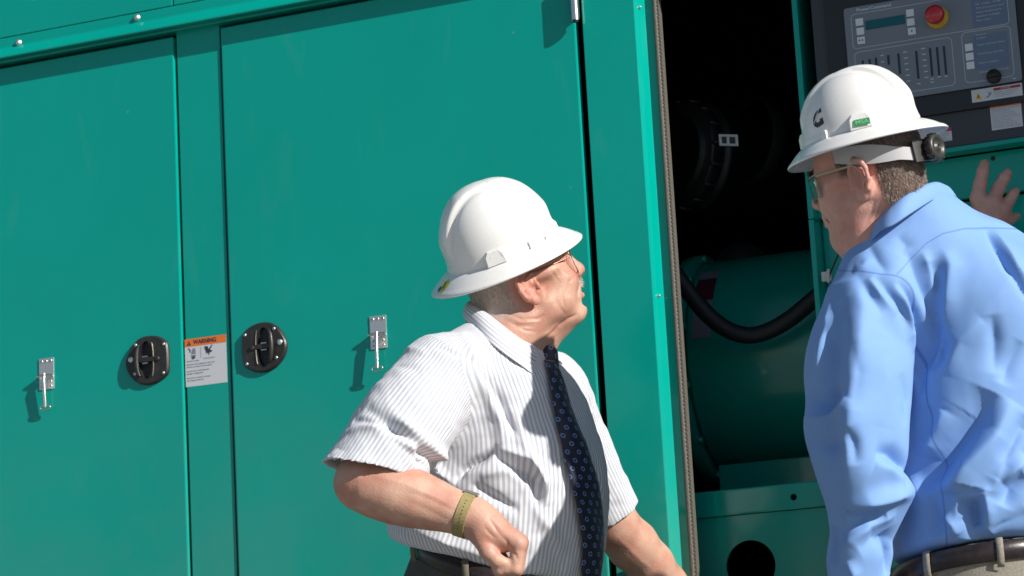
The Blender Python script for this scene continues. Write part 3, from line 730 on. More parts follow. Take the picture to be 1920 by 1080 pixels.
# ================================================================ people: shared pieces
M_skinA = mat('skin_ruddy', (.60,.36,.265), .5, noise=(22,(.50,.235,.17),.42,.68), bump=(260,.45,.0014), sss=.12)
M_skinB = mat('skin_tan', (.66,.37,.30), .5, noise=(26,(.57,.28,.22),.42,.68), bump=(260,.4,.0014), sss=.12)
for m_ in (M_skinA, M_skinB):                    # red patches painted as vertex data: ears, nose, cheeks, lips
    nt = m_.node_tree; at = nt.nodes.new('ShaderNodeAttribute'); at.attribute_name = 'red'
    mx = nt.nodes.new('ShaderNodeMix'); mx.data_type = 'RGBA'; mx.inputs[7].default_value = (.50,.115,.085,1)
    nt.links.new(nt.nodes['colmix'].outputs[2], mx.inputs[6]); nt.links.new(at.outputs['Fac'], mx.inputs[0])
    a2 = nt.nodes.new('ShaderNodeAttribute'); a2.attribute_name = 'scalp'
    m2 = nt.nodes.new('ShaderNodeMix'); m2.data_type = 'RGBA'; m2.inputs[7].default_value = (.085,.06,.048,1) if m_ is M_skinB else (.46,.40,.36,1)
    nt.links.new(mx.outputs[2], m2.inputs[6]); nt.links.new(a2.outputs['Fac'], m2.inputs[0]); nt.links.new(m2.outputs[2], nt.nodes['Principled BSDF'].inputs['Base Color'])
M_hat = mat('hat_shell_white', (.86,.85,.83), .30, coat=.25, bump=(9,.05,.004), noise=(14,(.81,.80,.775),.45,.8))
nt = M_hat.node_tree; b_ = nt.nodes['Principled BSDF']; tc_ = nt.nodes['Texture Coordinate']
ns_ = nt.nodes.new('ShaderNodeTexNoise'); ns_.inputs['Scale'].default_value = 26; ns_.inputs['Detail'].default_value = 9; ns_.inputs['Distortion'].default_value = 2; nt.links.new(tc_.outputs['Object'], ns_.inputs['Vector'])
mr_ = nt.nodes.new('ShaderNodeMapRange'); mr_.inputs[1].default_value = .62; mr_.inputs[2].default_value = .72; mr_.inputs[4].default_value = .35; nt.links.new(ns_.outputs[0], mr_.inputs[0])
mx_ = nt.nodes.new('ShaderNodeMix'); mx_.data_type = 'RGBA'; mx_.inputs[7].default_value = (.50,.47,.42,1); nt.links.new(nt.nodes['colmix'].outputs[2], mx_.inputs[6]); nt.links.new(mr_.outputs[0], mx_.inputs[0]); nt.links.new(mx_.outputs[2], b_.inputs['Base Color'])
mq_ = nt.nodes.new('ShaderNodeMapRange'); mq_.inputs[1].default_value = .4; mq_.inputs[2].default_value = .7; mq_.inputs[3].default_value = .2; mq_.inputs[4].default_value = .5; nt.links.new(ns_.outputs[0], mq_.inputs[0]); nt.links.new(mq_.outputs[0], b_.inputs['Roughness'])
M_lens = mat('clear_lens', (.9,.92,.92), .04)
def glassy(m, fac, tint):
    nt = m.node_tree; out = nt.nodes['Material Output']; b = nt.nodes['Principled BSDF']
    t = nt.nodes.new('ShaderNodeBsdfTransparent'); t.inputs[0].default_value = (*tint, 1)
    gl = nt.nodes.new('ShaderNodeBsdfGlossy'); gl.inputs['Roughness'].default_value = .04
    mx = nt.nodes.new('ShaderNodeMixShader'); mx.inputs[0].default_value = fac
    nt.links.new(t.outputs[0], mx.inputs[1]); nt.links.new(gl.outputs[0], mx.inputs[2]); nt.links.new(mx.outputs[0], out.inputs[0])
glassy(M_lens, .10, (.90,.92,.93))
M_lens2 = mat('tinted_lens', (.5,.5,.5), .04); glassy(M_lens2, .20, (.72,.72,.70))
M_eyew = mat('eye_white', (.62,.58,.54), .15)
M_iris = mat('eye_iris', (.06,.08,.09), .1)

class Frame:
    "head frame: x forward, y to the person's left, z up"
    def __init__(s, o, fwd, up, sc=1.0):
        s.sc = sc
        s.x = nrm(fwd); s.z = nrm(np.array(up) - np.dot(up, s.x)*s.x); s.y = np.cross(s.z, s.x); s.o = np.array(o)
        s.R = np.stack([s.x, s.y, s.z], 1)
    def p(s, x, y, z): return s.o + s.sc*(s.R@np.array([x,y,z], float))
def cdir(x, y, z): return Cv(x, y, z)

def head_prims(f, side, jowl=1.0, mouth=0.0, nose=1.0, fx=1.0, chin=0.0, lip=0.0):
    "list of shapes making a head with face, ears; fx stretches the face forward"
    q = []
    R = f.R
    def E(x,y,z,rx,ry,rz,k=.012,op='u',tilt=None):
        RR = R if tilt is None else R@tilt
        q.append(ell(f.p(x*fx if x > 0 else x,y,z), (rx*f.sc,ry*f.sc,rz*f.sc), RR, k, op))
    def Cn(a,b,ra,rb,k=.008,op='u'): q.append(cone(f.p(a[0]*fx if a[0]>0 else a[0],a[1],a[2]), f.p(b[0]*fx if b[0]>0 else b[0],b[1],b[2]), ra*f.sc, rb*f.sc, k, op))
    E(-.008,0,.048,.100,.077,.090)
    E(.045,0,.000,.054,.062,.085,.02)
    for s_ in (-1,1):
        Cn((.010,s_*.056,-.040),(.072-chin,s_*.020,-.088),.018,.016,.022)
        E(.062,s_*.036,-.022,.030,.030,.030,.02)                          # cheek
        E(.032,s_*.048,-.052,.032,.020*jowl,.030,.02)                     # jowl
        Cn((.093,s_*.012,.034),(.078,s_*.045,.030),.009,.009,.012)        # brow
        E(.030,s_*.066,.008,.03,.012,.010,.015)                           # cheek bone
    E(.080-lip,0,-.050,.026,.034,.026,.02)
    E(.080-chin,0,-.086,.020,.023,.018,.014)                                    # chin
    for s_ in (-1,1):
        E(.102,s_*.034,.013,.013,.019,.011,.010,'s')                       # eye socket
        E(.083,s_*.032,.011,.0135,.0145,.0135,.004)                        # closed-over ball (lids)
    Cn((.094,0,.026),(.112,0,-.008),.0085,.0095,.012)                      # nose bridge
    E(.113*1.0,0,-.016,.0125*nose,.0125*nose,.0115*nose,.008)
    for s_ in (-1,1):
        E(.104,s_*.0125,-.021,.0105,.0075,.008,.005); E(.112,s_*.006,-.0285,.006,.0032,.004,.002,'s')
    Cn((.101,0,-.030),(.099,0,-.043),.008,.009,.008)
    for s_ in (-1,1):
        Cn((.105-lip*.7,0,-.0445),(.087-lip,s_*.024,-.051),.0056,.0035,.005)          # upper lip
        Cn((.103-lip*.8,0,-.0575-mouth),(.087-lip,s_*.022,-.053-mouth*.5),.0066,.0035,.006)          # lower lip
    Cn((.112-lip*.9,-.018,-.051-mouth*.4),(.112-lip*.9,.018,-.051-mouth*.4),.0026+mouth*.5,.0026+mouth*.5,.003,'s')
    E(.104-lip,0,-.071-mouth,.007,.020,.006,.008,'s')                          # fold above the chin
    for s_ in (-1,1): Cn((.098,s_*.020,-.022),(.086,s_*.034,-.054),.0022,.0018,.010,'s')    # cheek fold
    # ears
    for s_ in (-1,1):
        def ep(x,z,o=0): return f.p(x-.012+.000, s_*(.079+o+max(0,-x)*.45), z)
        tl_ = np.array([[math.cos(.25),0,math.sin(.25)],[0,1,0],[-math.sin(.25),0,math.cos(.25)]])
        yawm = Matrix.Rotation(s_*-.45, 3, 'Z'); yw = np.array(yawm)
        RR = R@yw@tl_
        q.append(ell(f.p(-.016, s_*.084, -.002), (.0185,.0065,.031), RR, .004))
        q.append(ell(f.p(-.016, s_*.0915, .002), (.0125,.0055,.023), RR, .003, 's'))
        q.append(ell(f.p(-.008, s_*.091, -.006), (.0075,.0075,.009), RR, .003, 's'))
        hel = [(.006,.006),(.004,.020),(-.006,.031),(-.018,.033),(-.030,.024),(-.034,.008),(-.030,-.010),(-.020,-.024)]
        hp = [f.o + RR@np.array([x+.014,0,z+.001])*1.0 + R@np.array([-.016, s_*.0875, 0]) for x,z in hel]
        q += path(hp, [.0032,.0036,.004,.0042,.0044,.0042,.004,.0045], .003)
        ah = [(-.014,.022),(-.022,.010),(-.021,-.006),(-.012,-.016)]
        q += path([f.o + RR@np.array([x+.014,0,z])*1.0 + R@np.array([-.016, s_*.0875, 0]) for x,z in ah], [.0025,.003,.0032,.003], .003)
        q.append(ell(f.p(-.0135+.003, s_*.0855, -.030), (.0105,.0052,.0105), R@yw, .005))
        q.append(cone(f.p(.004, s_*.082, -.004), f.p(.005, s_*.081, -.012), .0048, .0042, .006))      # tragus
    return q
def red_attr(V, spots):
    r = np.zeros(len(V))
    for c, rad, amt in spots: r = np.maximum(r, amt*np.exp(-(np.linalg.norm(V-c, axis=1)/rad)**2))
    return r
def face_spots(f, fx=1.0):
    P_ = lambda x,y,z: f.p(x*fx if x>0 else x,y,z)
    return [(P_(.115,0,-.015),.018,.55),(P_(-.02,.09,-.0),.035,.5),(P_(-.02,-.09,0),.035,.5),(P_(.075,.045,-.02),.028,.28),(P_(.075,-.045,-.02),.028,.28),(P_(.10,0,-.050),.013,.6),(P_(.02,-.06,-.09),.04,.22),(P_(.02,.06,-.09),.04,.22)]

def finger(base, d, n, lens, rads, curl, k=.004):
    "chain of three bones from base along d bending towards n"
    pts = [np.array(base)]; a = 0; d = nrm(d); n = nrm(n - np.dot(n,d)*d)
    for i, l in enumerate(lens):
        a += curl[i]; pts.append(pts[-1] + l*(d*math.cos(a)+n*math.sin(a)))
    return path(pts, rads, k)
def body_mesh(prims, vox, name, m, parent, spots=(), clip=None, it=1, scalp=None, lines=None):
    V, F = nets(prims, vox, clip=clip); V = relax(V, F, it, .4)
    if lines: V = Folds(V, F).apply(V, vnormals(V, F), lines, .5)
    return mesh_np(name, V, F, m, parent, attrs={'red': red_attr(V, spots), 'scalp': scalp(V) if scalp else np.zeros(len(V))}), V, F

# ---------------------------------------------------------------- hard hat
def hard_hat(f, parent, lab, hs=1.0):
    "f: frame whose origin is the middle of the brim plane"
    nth, nph, nbr = 200, 64, 12
    a, b_, H = .1100, .098, .136*hs
    th = np.linspace(0, 2*math.pi, nth, endpoint=False); rows = []
    def crown(ph, off=0.0):
        ct, st = np.cos(th), np.sin(th)
        ex = .86; r = np.cos(ph)**ex if ph < math.pi/2-1e-6 else 0.0; z = H*np.sin(ph)**1.02
        fa = np.where(ct > 0, a*(1-.05*np.sin(ph)), a)
        x = fa*r*ct; y = b_*r*st*(1-.02*np.sin(ph)); zz = np.full(nth, z)
        Pn = np.stack([x/(a*a), y/(b_*b_), zz/(H*H)+1e-6], 1); Pn /= np.linalg.norm(Pn, axis=1)[:,None]
        P0 = np.stack([x,y,zz],1)
        # raised centre crest: wide band running front to back, wider in front, with soft shoulders
        tt = x/a; wq = .030 + .016*np.clip(tt+.2,0,1) ; ay = np.abs(y)
        sm = 1/(1+np.exp((ay-wq)/.0012)); fade = np.clip((zz-.022)/.035,0,1); fade = fade*fade*(3-2*fade)
        lob = np.exp(-((ay-wq-.006)/.0055)**2)
        topf = .35+.65*np.clip(np.abs(tt-.12)/.55,0,1)**1.0
        d = fade*topf*(.0068*sm - .0030*lob)
        base = .0018*np.exp(-((zz-.004)/.006)**2)
        return P0 + Pn*(d+base+off)[:,None]
    for i in range(nph): rows.append(crown((math.pi/2)*(1-i/(nph-1))**1.0 if i else math.pi/2-1e-4))
    base = rows[-1]
    ct, st = np.cos(th), np.sin(th); ext = .039-.002*np.clip(ct,0,1)**2+.006*np.clip(-ct,0,1)**2-.004*np.abs(st)
    dirx = np.stack([ct/a, st/b_, 0*ct],1); dirx /= np.linalg.norm(dirx,axis=1)[:,None]
    for i in range(1, nbr+1):
        t = i/nbr; drop = -.006*t -.019*t**1.5
        rr = base + dirx*(ext*t)[:,None]; rr[:,2] = drop + .0015*np.exp(-((t-.95)/.05)**2) - .004*np.clip(ct,0,1)**2*t
        rows.append(rr)
    lip = rows[-1].copy(); lip[:,2] -= .0022; lip += dirx*.0016; rows.append(lip); lip = rows[-1].copy(); lip[:,2] -= .0028; lip -= dirx*.0012; rows.append(lip)
    n_in = []
    for i in range(nbr-1, 0, -2):
        rr = rows[nph-1+i].copy(); rr[:,2] -= .003; rows.append(rr)
    for i in range(nph-1, 0, -6):
        rr = crown((math.pi/2)*(1-i/(nph-1)), -.004); rows.append(rr)
    V = np.concatenate(rows); n = len(rows)
    idx = np.arange(nth); F = []
    for i in range(n-1): F.append(np.stack([i*nth+idx, (i+1)*nth+idx, (i+1)*nth+(idx+1)%nth, i*nth+(idx+1)%nth],1))
    F = np.concatenate(F); V = f.o + ((V+np.array([.005,0,0]))*f.sc)@f.R.T
    hat = mesh_np('hard_hat', V, F, M_hat, parent); hat['label'] = lab
    bv = BVHTree.FromPolygons([Vector(v) for v in V], [tuple(q) for q in F.tolist()])
    def surf(az, z, off=.0):
        c = f.p(0,0,z); d = f.R@np.array([math.cos(az), math.sin(az), .0]); h = bv.ray_cast(Vector(c+d*.25), Vector(-d))
        return np.array(h[0]), np.array(h[1])
    # accessory slots: wedge shaped lugs low on each side, small clips, front slot
    for s_ in (-1,1):
        for az, w, h, dp in ((math.radians(108),.022,.016,.009),(math.radians(66),.007,.005,.005),(math.radians(24),.011,.015,.006)):
            b = MB(); c0, nn = surf(s_*az, .010); tz = f.z; tx = nrm(np.cross(tz, nn)); nn = nrm(np.cross(tx, tz))*np.sign(np.dot(np.cross(tx,tz), nn))
            pts = [(-w,-.012,0),(w,-.012,0),(w*.9,h*.45,0),(w*.6,h,0),(-w*.6,h,0),(-w*.9,h*.45,0)]
            inner = [c0 - nn*.006 + tx*x*1.05 + tz*z*1.08 for x,z,_ in pts]; outer = [c0 + nn*(dp*(1.0 if z < h*.9 else .35)) + tx*x*.86 + tz*z*.92 for x,z,_ in pts]
            b.add(inner+outer, [(i,(i+1)%6,6+(i+1)%6,6+i) for i in range(6)]+[tuple(range(6,12))], 0, True)
            lug = b.build('accessory_slot', M_hat, hat); md = lug.modifiers.new('b','BEVEL'); md.width=.0016; md.segments=3; md.limit_method='ANGLE'; md.angle_limit=.4
            md = lug.modifiers.new('n','WEIGHTED_NORMAL')
    return hat, surf, bv
def band(f, name, az0, az1, rx, ry, z0f, hf, th, m, parent, n=40):
    "curved strap round the head between two azimuths; z0f(t), hf(t)"
    V = []; 
    for i in range(n+1):
        t = i/n; q = az0+(az1-az0)*t; z = z0f(t); h = hf(t)
        for (rr, zz) in ((0,z-h/2),(th,z-h/2),(th,z+h/2),(0,z+h/2)):
            V.append(f.p((rx+rr)*math.cos(q), (ry+rr)*math.sin(q), zz))
    F = [(i*4+j, i*4+(j+1)%4, (i+1)*4+(j+1)%4, (i+1)*4+j) for i in range(n) for j in range(4)] + [(0,1,2,3)[::-1], tuple(n*4+j for j in range(4))]
    b = MB(); b.add(V, F, 0, False); o = b.build(name, m, parent)
    return o
def decal(surf_bvh, c, n, tx, shapes, off=.0006):
    "project flat outlines on a curved surface around c: shapes = [(list of (u,v), mat index)]; finely triangulated"
    tx = nrm(tx - np.dot(tx,n)*n); ty = np.cross(n, tx); b = MB()
    for pts, m, k in shapes:
        bm = bmesh.new(); vs = [bm.verts.new((u,v,0)) for u,v in pts]; fc = bm.faces.new(vs)
        for _ in range(0): pass
        bmesh.ops.triangulate(bm, faces=[fc]); bmesh.ops.subdivide_edges(bm, edges=list(bm.edges), cuts=3, use_grid_fill=True)
        bm.verts.index_update(); V = []
        for v in bm.verts:
            p = c + tx*v.co.x + ty*v.co.y + n*.03; h = surf_bvh.ray_cast(Vector(p), Vector(-n))
            q = np.array(h[0]) if h[0] is not None else c + tx*v.co.x + ty*v.co.y
            V.append(q + n*off*k)
        b.add(V, [[v.index for v in f_.verts] for f_ in bm.faces], m, True); bm.free()
    return b
def strands(name, pts, dirs, ln, wd, cols, parent, seedv=3, bnd=.25):
    "many short tapered hairs as one mesh; pts, dirs arrays; cols = material list, randomly used"
    r = np.random.default_rng(seedv); n = len(pts); V = np.zeros((n*4,3)); 
    for_ = dirs/np.linalg.norm(dirs,axis=1)[:,None]
    sd = np.cross(for_, r.normal(size=(n,3))); sd /= np.linalg.norm(sd,axis=1)[:,None]+1e-9
    l = ln*(.6+.8*r.random(n))[:,None]; w_ = wd*(.7+.6*r.random(n))[:,None]
    bend = r.normal(size=(n,3))*bnd
    V[0::4] = pts - sd*w_; V[1::4] = pts + sd*w_; V[2::4] = pts + for_*l*.6 + bend*l*.3 + sd*w_*.6; V[3::4] = pts + for_*l + bend*l
    b = np.arange(n)*4; F = np.concatenate([np.stack([b,b+1,b+2],1), np.stack([b,b+2,b+3],1)])
    mi = r.integers(0, len(cols), n); return mesh_np(name, V, F, cols, parent, fmat=np.concatenate([mi,mi]))

# cloth materials -------------------------------------------------
def stripe_cloth():
    m = mat('striped_cotton', (.80,.80,.80), .85, spec=.2, sheen=.15, bump=(900,.12,.0004))
    nt = m.node_tree; b = nt.nodes['Principled BSDF']
    def A(n): 
        a = nt.nodes.new('ShaderNodeAttribute'); a.attribute_name = n; return a.outputs['Fac']
    s1, s2, mk = A('s_body'), A('s_sleeve'), A('mask')
    isb = math_node(nt, 'GREATER_THAN', mk, 0)
    s = math_node(nt, 'ADD', math_node(nt,'MULTIPLY', s1, math_node(nt,'SUBTRACT',1,isb)), math_node(nt,'MULTIPLY', s2, isb))
    fr = math_node(nt, 'FRACT', math_node(nt,'DIVIDE', s, .0093))
    tri = math_node(nt, 'ABSOLUTE', math_node(nt,'SUBTRACT', fr, .5))            # 0 at stripe middle
    r = nt.nodes.new('ShaderNodeMapRange'); r.inputs[1].default_value = .19; r.inputs[2].default_value = .29; nt.links.new(tri, r.inputs[0])
    pin = nt.nodes.new('ShaderNodeMapRange'); pin.inputs[1].default_value = .40; pin.inputs[2].default_value = .46; nt.links.new(tri, pin.inputs[0])
    mx = nt.nodes.new('ShaderNodeMix'); mx.data_type = 'RGBA'; mx.inputs[6].default_value = (.46,.48,.555,1); mx.inputs[7].default_value = (.73,.73,.74,1)
    nt.links.new(r.outputs[0], mx.inputs[0])
    mx2 = nt.nodes.new('ShaderNodeMix'); mx2.data_type = 'RGBA'; mx2.inputs[7].default_value = (.66,.67,.71,1)
    nt.links.new(math_node(nt,'MULTIPLY',pin.outputs[0],0.0), mx2.inputs[0]); nt.links.new(mx.outputs[2], mx2.inputs[6])
    # seam line where sleeve meets body
    se = nt.nodes.new('ShaderNodeMapRange'); se.inputs[1].default_value = 0; se.inputs[2].default_value = .0022; se.inputs[3].default_value = .35; se.inputs[4].default_value = 0
    nt.links.new(math_node(nt,'ABSOLUTE', mk), se.inputs[0])
    mx3 = nt.nodes.new('ShaderNodeMix'); mx3.data_type = 'RGBA'; mx3.inputs[7].default_value = (.30,.32,.40,1)
    nt.links.new(se.outputs[0], mx3.inputs[0]); nt.links.new(mx2.outputs[2], mx3.inputs[6]); nt.links.new(mx3.outputs[2], b.inputs['Base Color'])
    return m
M_stripe = stripe_cloth()
M_blue = mat('blue_cotton', (.21,.375,.71), .7, spec=.25, bump=(1100,.10,.0004), noise=(9,(.195,.355,.69),.4,.7))
def add_seams(m, names, col):
    nt = m.node_tree; b = nt.nodes['Principled BSDF']; src = nt.nodes['colmix'].outputs[2]
    for nme in names:
        a = nt.nodes.new('ShaderNodeAttribute'); a.attribute_name = nme
        se = nt.nodes.new('ShaderNodeMapRange'); se.inputs[1].default_value = .0004; se.inputs[2].default_value = .0020; se.inputs[3].default_value = .55; se.inputs[4].default_value = 0
        nt.links.new(math_node(nt,'ABSOLUTE', a.outputs['Fac']), se.inputs[0])
        mx = nt.nodes.new('ShaderNodeMix'); mx.data_type = 'RGBA'; mx.inputs[7].default_value = (*col,1)
        nt.links.new(se.outputs[0], mx.inputs[0]); nt.links.new(src, mx.inputs[6]); src = mx.outputs[2]
    nt.links.new(src, b.inputs['Base Color'])
add_seams(M_blue, ['mask','yoke'], (.05,.12,.38))
M_belt = mat('belt_leather', (.016,.011,.012), .32, bump=(300,.3,.0008), noise=(90,(.028,.020,.019),.4,.7))
M_trA = mat('trousers_olive', (.050,.052,.046), .85, bump=(700,.3,.0008), noise=(300,(.075,.078,.070),.4,.6))
M_trB = mat('trousers_taupe', (.22,.20,.165), .85, bump=(700,.3,.0008), noise=(300,(.29,.265,.22),.4,.6))
M_shoe = mat('shoe_leather', (.015,.012,.010), .3)
# ================================================================ man A: striped shirt, looking up to the right
dA = 4.80
FYA = (np.array(CX)*math.cos(math.radians(34)) + np.array([.39,-.921,0])*math.sin(math.radians(34)))   # chest direction
def rowA(y, xl, xr, ru, rv, dd=0.0, cx=None):
    c = P((xl+xr)/2 if cx is None else cx, y, dA+dd); return (c, ru, rv)
rowsA = [rowA(1180,768,1098,.178,.172,.02), rowA(1100,752,1110,.184,.184,.02), rowA(1050,742,1122,.192,.198,.02), rowA(1000,736,1130,.196,.206,.02), rowA(930,738,1132,.198,.208,.02), rowA(850,755,1116,.192,.194,.02),
         rowA(780,772,1090,.188,.168,.02), rowA(720,790,1062,.184,.142,.01), rowA(685,806,1042,.160,.112,.0), rowA(655,835,1020,.120,.088,0), rowA(630,880,1005,.072,.062,0)]
LA = Loft(rowsA, FYA)
fA = Frame((0,0,0), cdir(.90,.405,-.17), cdir(-.41,.90,.04))
fA.o = P(998,536,dA-.08) - fA.R@np.array([-.006,-.086,-.004])
manA = empty('person', (LA.tx[120], LA.ty[120], 0), 'older man in striped short sleeved shirt and dotted navy tie, looking up to the right', 'person')
SR = P(822,712,dA-.15); SLf = P(1034,738,dA+.13)
ER = P(683,905,dA-.27); WR = P(892,972,dA-.31)
EL = P(1152,985,dA+.24); WL = P(1285,1130,dA+.36); HL = P(1330,1195,dA+.38)
hp = head_prims(fA, -1, jowl=1.15, mouth=.004, nose=1.0, fx=.91, chin=.006, lip=.010)
nb = P(950,645,dA+.01)
pA = list(hp)
pA += [cone(fA.p(-.032,0,-.02), nb, .060, .066, .03), ell(fA.p(.024,0,-.086),(.040,.042,.022),fA.R,.022), cone(fA.p(.018,0,-.090), P(990,648,dA), .026,.022,.03)]
pA += [cone(fA.p(.0,-.052,-.06), P(935,640,dA-.06), .020,.026,.02)]
# shoulders and torso core under the shirt
pA += [cone(nb, P(950,1150,dA+.02), .08, .13, .05), cone(nb-np.array([0,0,.03]), SR, .045, .060, .04), cone(nb-np.array([0,0,.05]), SLf, .040,.055,.04)]
# right arm
def limb(a, b, rs, k=.02, bulge=None):
    n = len(rs); return path([a+(b-a)*i/(n-1) for i in range(n)], rs, k)
pA += limb(SR, ER, [.066,.062,.056,.050,.047], .02)
pA += limb(ER, WR, [.047,.0515,.050,.045,.0385,.033,.0315], .02)
pA.append(cone(ER, ER+(ER-WR)*.06+np.array([0,0,-.004]), .044, .036, .02))
# right fist seen from the thumb side: index nearest, knuckles up and to the right
fd = nrm(nrm(WR-ER)*.7 + cdir(.62,-.70,.06)*.6); vw = nrm(CZ - np.dot(CZ,fd)*fd); pn = np.cross(vw, fd)
if np.dot(pn, CY) > 0: pn = -pn                       # palm faces down and back
kn = WR + fd*.090 - pn*.004
pA += [cone(WR, WR+fd*.03+pn*.003, .031,.033,.02)]
for o_ in (.025,.007,-.012,-.029): pA.append(cone(WR+fd*.022+vw*o_*.5+pn*.003, kn+vw*o_-fd*(.004 if o_ < 0 else 0), .025, .0150, .012))
pA += [ell(WR+fd*.040+pn*.018+vw*.014, (.036,.019,.020), np.stack([fd,pn,vw],1), .016)]
for o_,l_,r_ in ((.025,.043,.0112),(.007,.046,.0115),(-.012,.043,.0110),(-.029,.035,.0098)):
    pA += finger(kn+vw*o_, fd, pn, [l_, l_*.64, l_*.5], [r_*1.18, r_*1.06, r_*.98, r_*.86], [1.15,1.35,1.15], .003)
th0 = WR+fd*.026+pn*.022+vw*.020
pA += path([th0, th0+fd*.026+pn*.014+vw*.010, th0+fd*.046+pn*.018+vw*.012, th0+fd*.064+pn*.014+vw*.008], [.0165,.0135,.0122,.0098], .006)
# left arm and hand resting low on the post
pA += limb(SLf, EL, [.064,.060,.054,.049,.046], .02)
pA += limb(EL, WL, [.046,.048,.044,.036,.031], .02)
hd = nrm(HL-WL); hl = nrm(np.cross(hd, [0,-1,0]))
pA += [cone(WL, WL+hd*.04, .029,.034,.015), cone(WL+hd*.03-hl*.02, WL+hd*.085-hl*.026,.020,.016,.012), cone(WL+hd*.03+hl*.02, WL+hd*.085+hl*.026,.020,.016,.012), cone(WL+hd*.03, WL+hd*.088,.022,.017,.012)]
for j,o_ in enumerate((-.030,-.010,.010,.028)):
    pA += finger(WL+hd*.085+hl*o_, hd+hl*o_*4, np.array([0,1.,0]), [.040-.004*abs(j-1.5),.026,.020], [.0105,.010,.009,.0078], [.15,.3,.2], .003)
pA += finger(WL+hd*.03-hl*.03, hd*.7-hl*.8, np.array([0,1.,0]), [.036,.030], [.014,.012,.0098], [.1,.2], .006)
VOXB = .0022
linesA = [([(1084,588),(1066,598),(1048,612)], -.0030, .0045), ([(950,588),(978,599),(1008,598),(1022,590)], -.0028, .0035), ([(940,598),(970,611),(1003,612)], -.0022, .0035), ([(955,607),(985,620),(1008,622)], -.0018,.003),
 ([(946,592),(975,604),(1004,604)], .0014,.004), ([(1079,514),(1068,528),(1064,546),(1068,558)], -.0024,.0035), ([(1058,545),(1055,562),(1060,578)], -.0016,.004), ([(1036,500),(1046,508),(1052,520)], -.0010,.003), ([(1030,506),(1040,516),(1046,528)], -.0010,.003),
 ([(1058,507),(1066,511),(1074,509)], -.0022,.003), ([(1060,600),(1040,620),(1024,636)], -.0022,.005), ([(1046,606),(1030,622),(1014,634)], .0018,.005), ([(1020,530),(1024,548),(1022,566)], -.0012,.006), ([(1040,560),(1052,580),(1062,592)], -.0014,.006),
 ([(700,892),(760,908),(820,935),(880,968)], .0013,.006), ([(740,930),(800,955),(868,990)], -.0016,.010), ([(720,915),(790,930),(850,955),(885,960)], -.0012,.008),
 ([(914,968),(928,988),(938,1004)], -.0020,.0035), ([(905,985),(920,1002),(930,1010)], -.0016,.003), ([(945,975),(965,998),(975,1020)], .0014,.006), ([(935,1000),(950,1015),(958,1035)], -.0018,.004), ([(968,972),(985,992),(996,1010)], .0014,.005), ([(958,1032),(966,1040),(972,1052)], -.002,.003),
 ([(1150,1000),(1190,1040),(1230,1075)], .0012,.006)]
def scalpA(V):
    l = ((V-fA.o)@fA.R); x,y,z = l[:,0],l[:,1],l[:,2]
    sm = lambda a,lo,hi: np.clip((a-lo)/(hi-lo),0,1)
    near = (np.abs(y) < .11)&(z > -.08)&(np.abs(x) < .13)
    return np.where(near, np.maximum(sm(-x,.036,.052)*sm(z,-.055,-.025), sm(z,.028,.040)*sm(.034-x,0,.008)), 0)*.75
bodyA, VA, FA_ = body_mesh(pA, VOXB, 'body', M_skinA, manA, face_spots(fA,.93)+[(WR+fd*.06,.05,.3),(kn,.03,.3),(P(1000,600,dA-.03),.04,.35)], scalp=scalpA, lines=linesA)
for s_ in (-1,1):
    b = MB(); c = fA.p(.0885*.93, s_*.032, .0105); dx = nrm(fA.R@np.array([1,s_*.15,0]))
    b.lathe(c-dx*.004, dx, [(.011,-.006),(.0118,0),(.0105,.0055),(.0085,.0084),(.0055,.0105)], 20, 0)
    b.lathe(c-dx*.004, dx, [(.0056,.0104),(.003,.0116),(0,.0120)], 16, 1); b.build('eye', [M_eyew, M_iris], manA)

# ---------------- shirt
hemR = SR + (ER-SR)*.90; axR = nrm(ER-SR); hemL = SLf + (EL-SLf)*.90; axL = nrm(EL-SLf)
hnR = nrm(axR*.55 + cdir(.12,-1,.0)*.75)                     # hem plane tilts: open end faces down-left
slR = [cone(SR-axR*.0, hemR+axR*.07, .075, .085, .035, cut=[(hemR, hnR)]), ell((SR+ER)/2+cdir(.25,.1,.2)*.004, (.084,.078,.14), np.stack([nrm(np.cross(axR,CZ)), CZ - np.dot(CZ,axR)*axR, axR],1), .03)]
_f = slR[1].f; slR[1].f = lambda p, _f=_f: np.maximum(_f(p), (p-hemR)@hnR)
slL = [cone(SLf-axL*.01, hemL+axL*.05, .068, .064, .035, cut=[(hemL, axL)])]
yk = [cone(P(925,640,dA-.03), P(822,700,dA-.13), .045, .066, .045), cone(P(970,665,dA+.06), SLf+np.array([0,0,.0]), .044,.058,.045)]
zwS = P(925,1048,dA)[2]
_lp = LA.prim(.04); _lf = _lp.f
def _cut(p):
    u,v,ru,rv = LA.uv(p); a_ = _lf(p); b_ = (zwS-.062*(v/rv)+.002*np.sin(u*60)) - p[:,2]; h = np.maximum(.022-np.abs(a_-b_),0)/.022; return np.maximum(a_,b_)+h*h*.022*.25
_lp.f = _cut
shA = [_lp] + yk + slR + slL
hol = [cone(hemR-axR*.05, hemR+axR*.14, .074,.084,.004,'s'), cone(hemL-axL*.05, hemL+axL*.12, .057,.0565,.004,'s'),
       cone(P(972,560,dA), P(968,612,dA), .064,.060,.006,'s')]
zc = P(900,1062,dA)[2]
V, F = nets(shA+hol, .0034); V = relax(V, F, 2, .5)
# masks from the undeformed surface
dB = np.minimum(shA[0].f(V), np.minimum(yk[0].f(V)+.012, yk[1].f(V)+.012))
dSR = np.minimum(slR[0].f(V), slR[1].f(V)); dSL = slL[0].f(V)
def plane_mask(V, a, ax, off): return (V-a)@ax - off
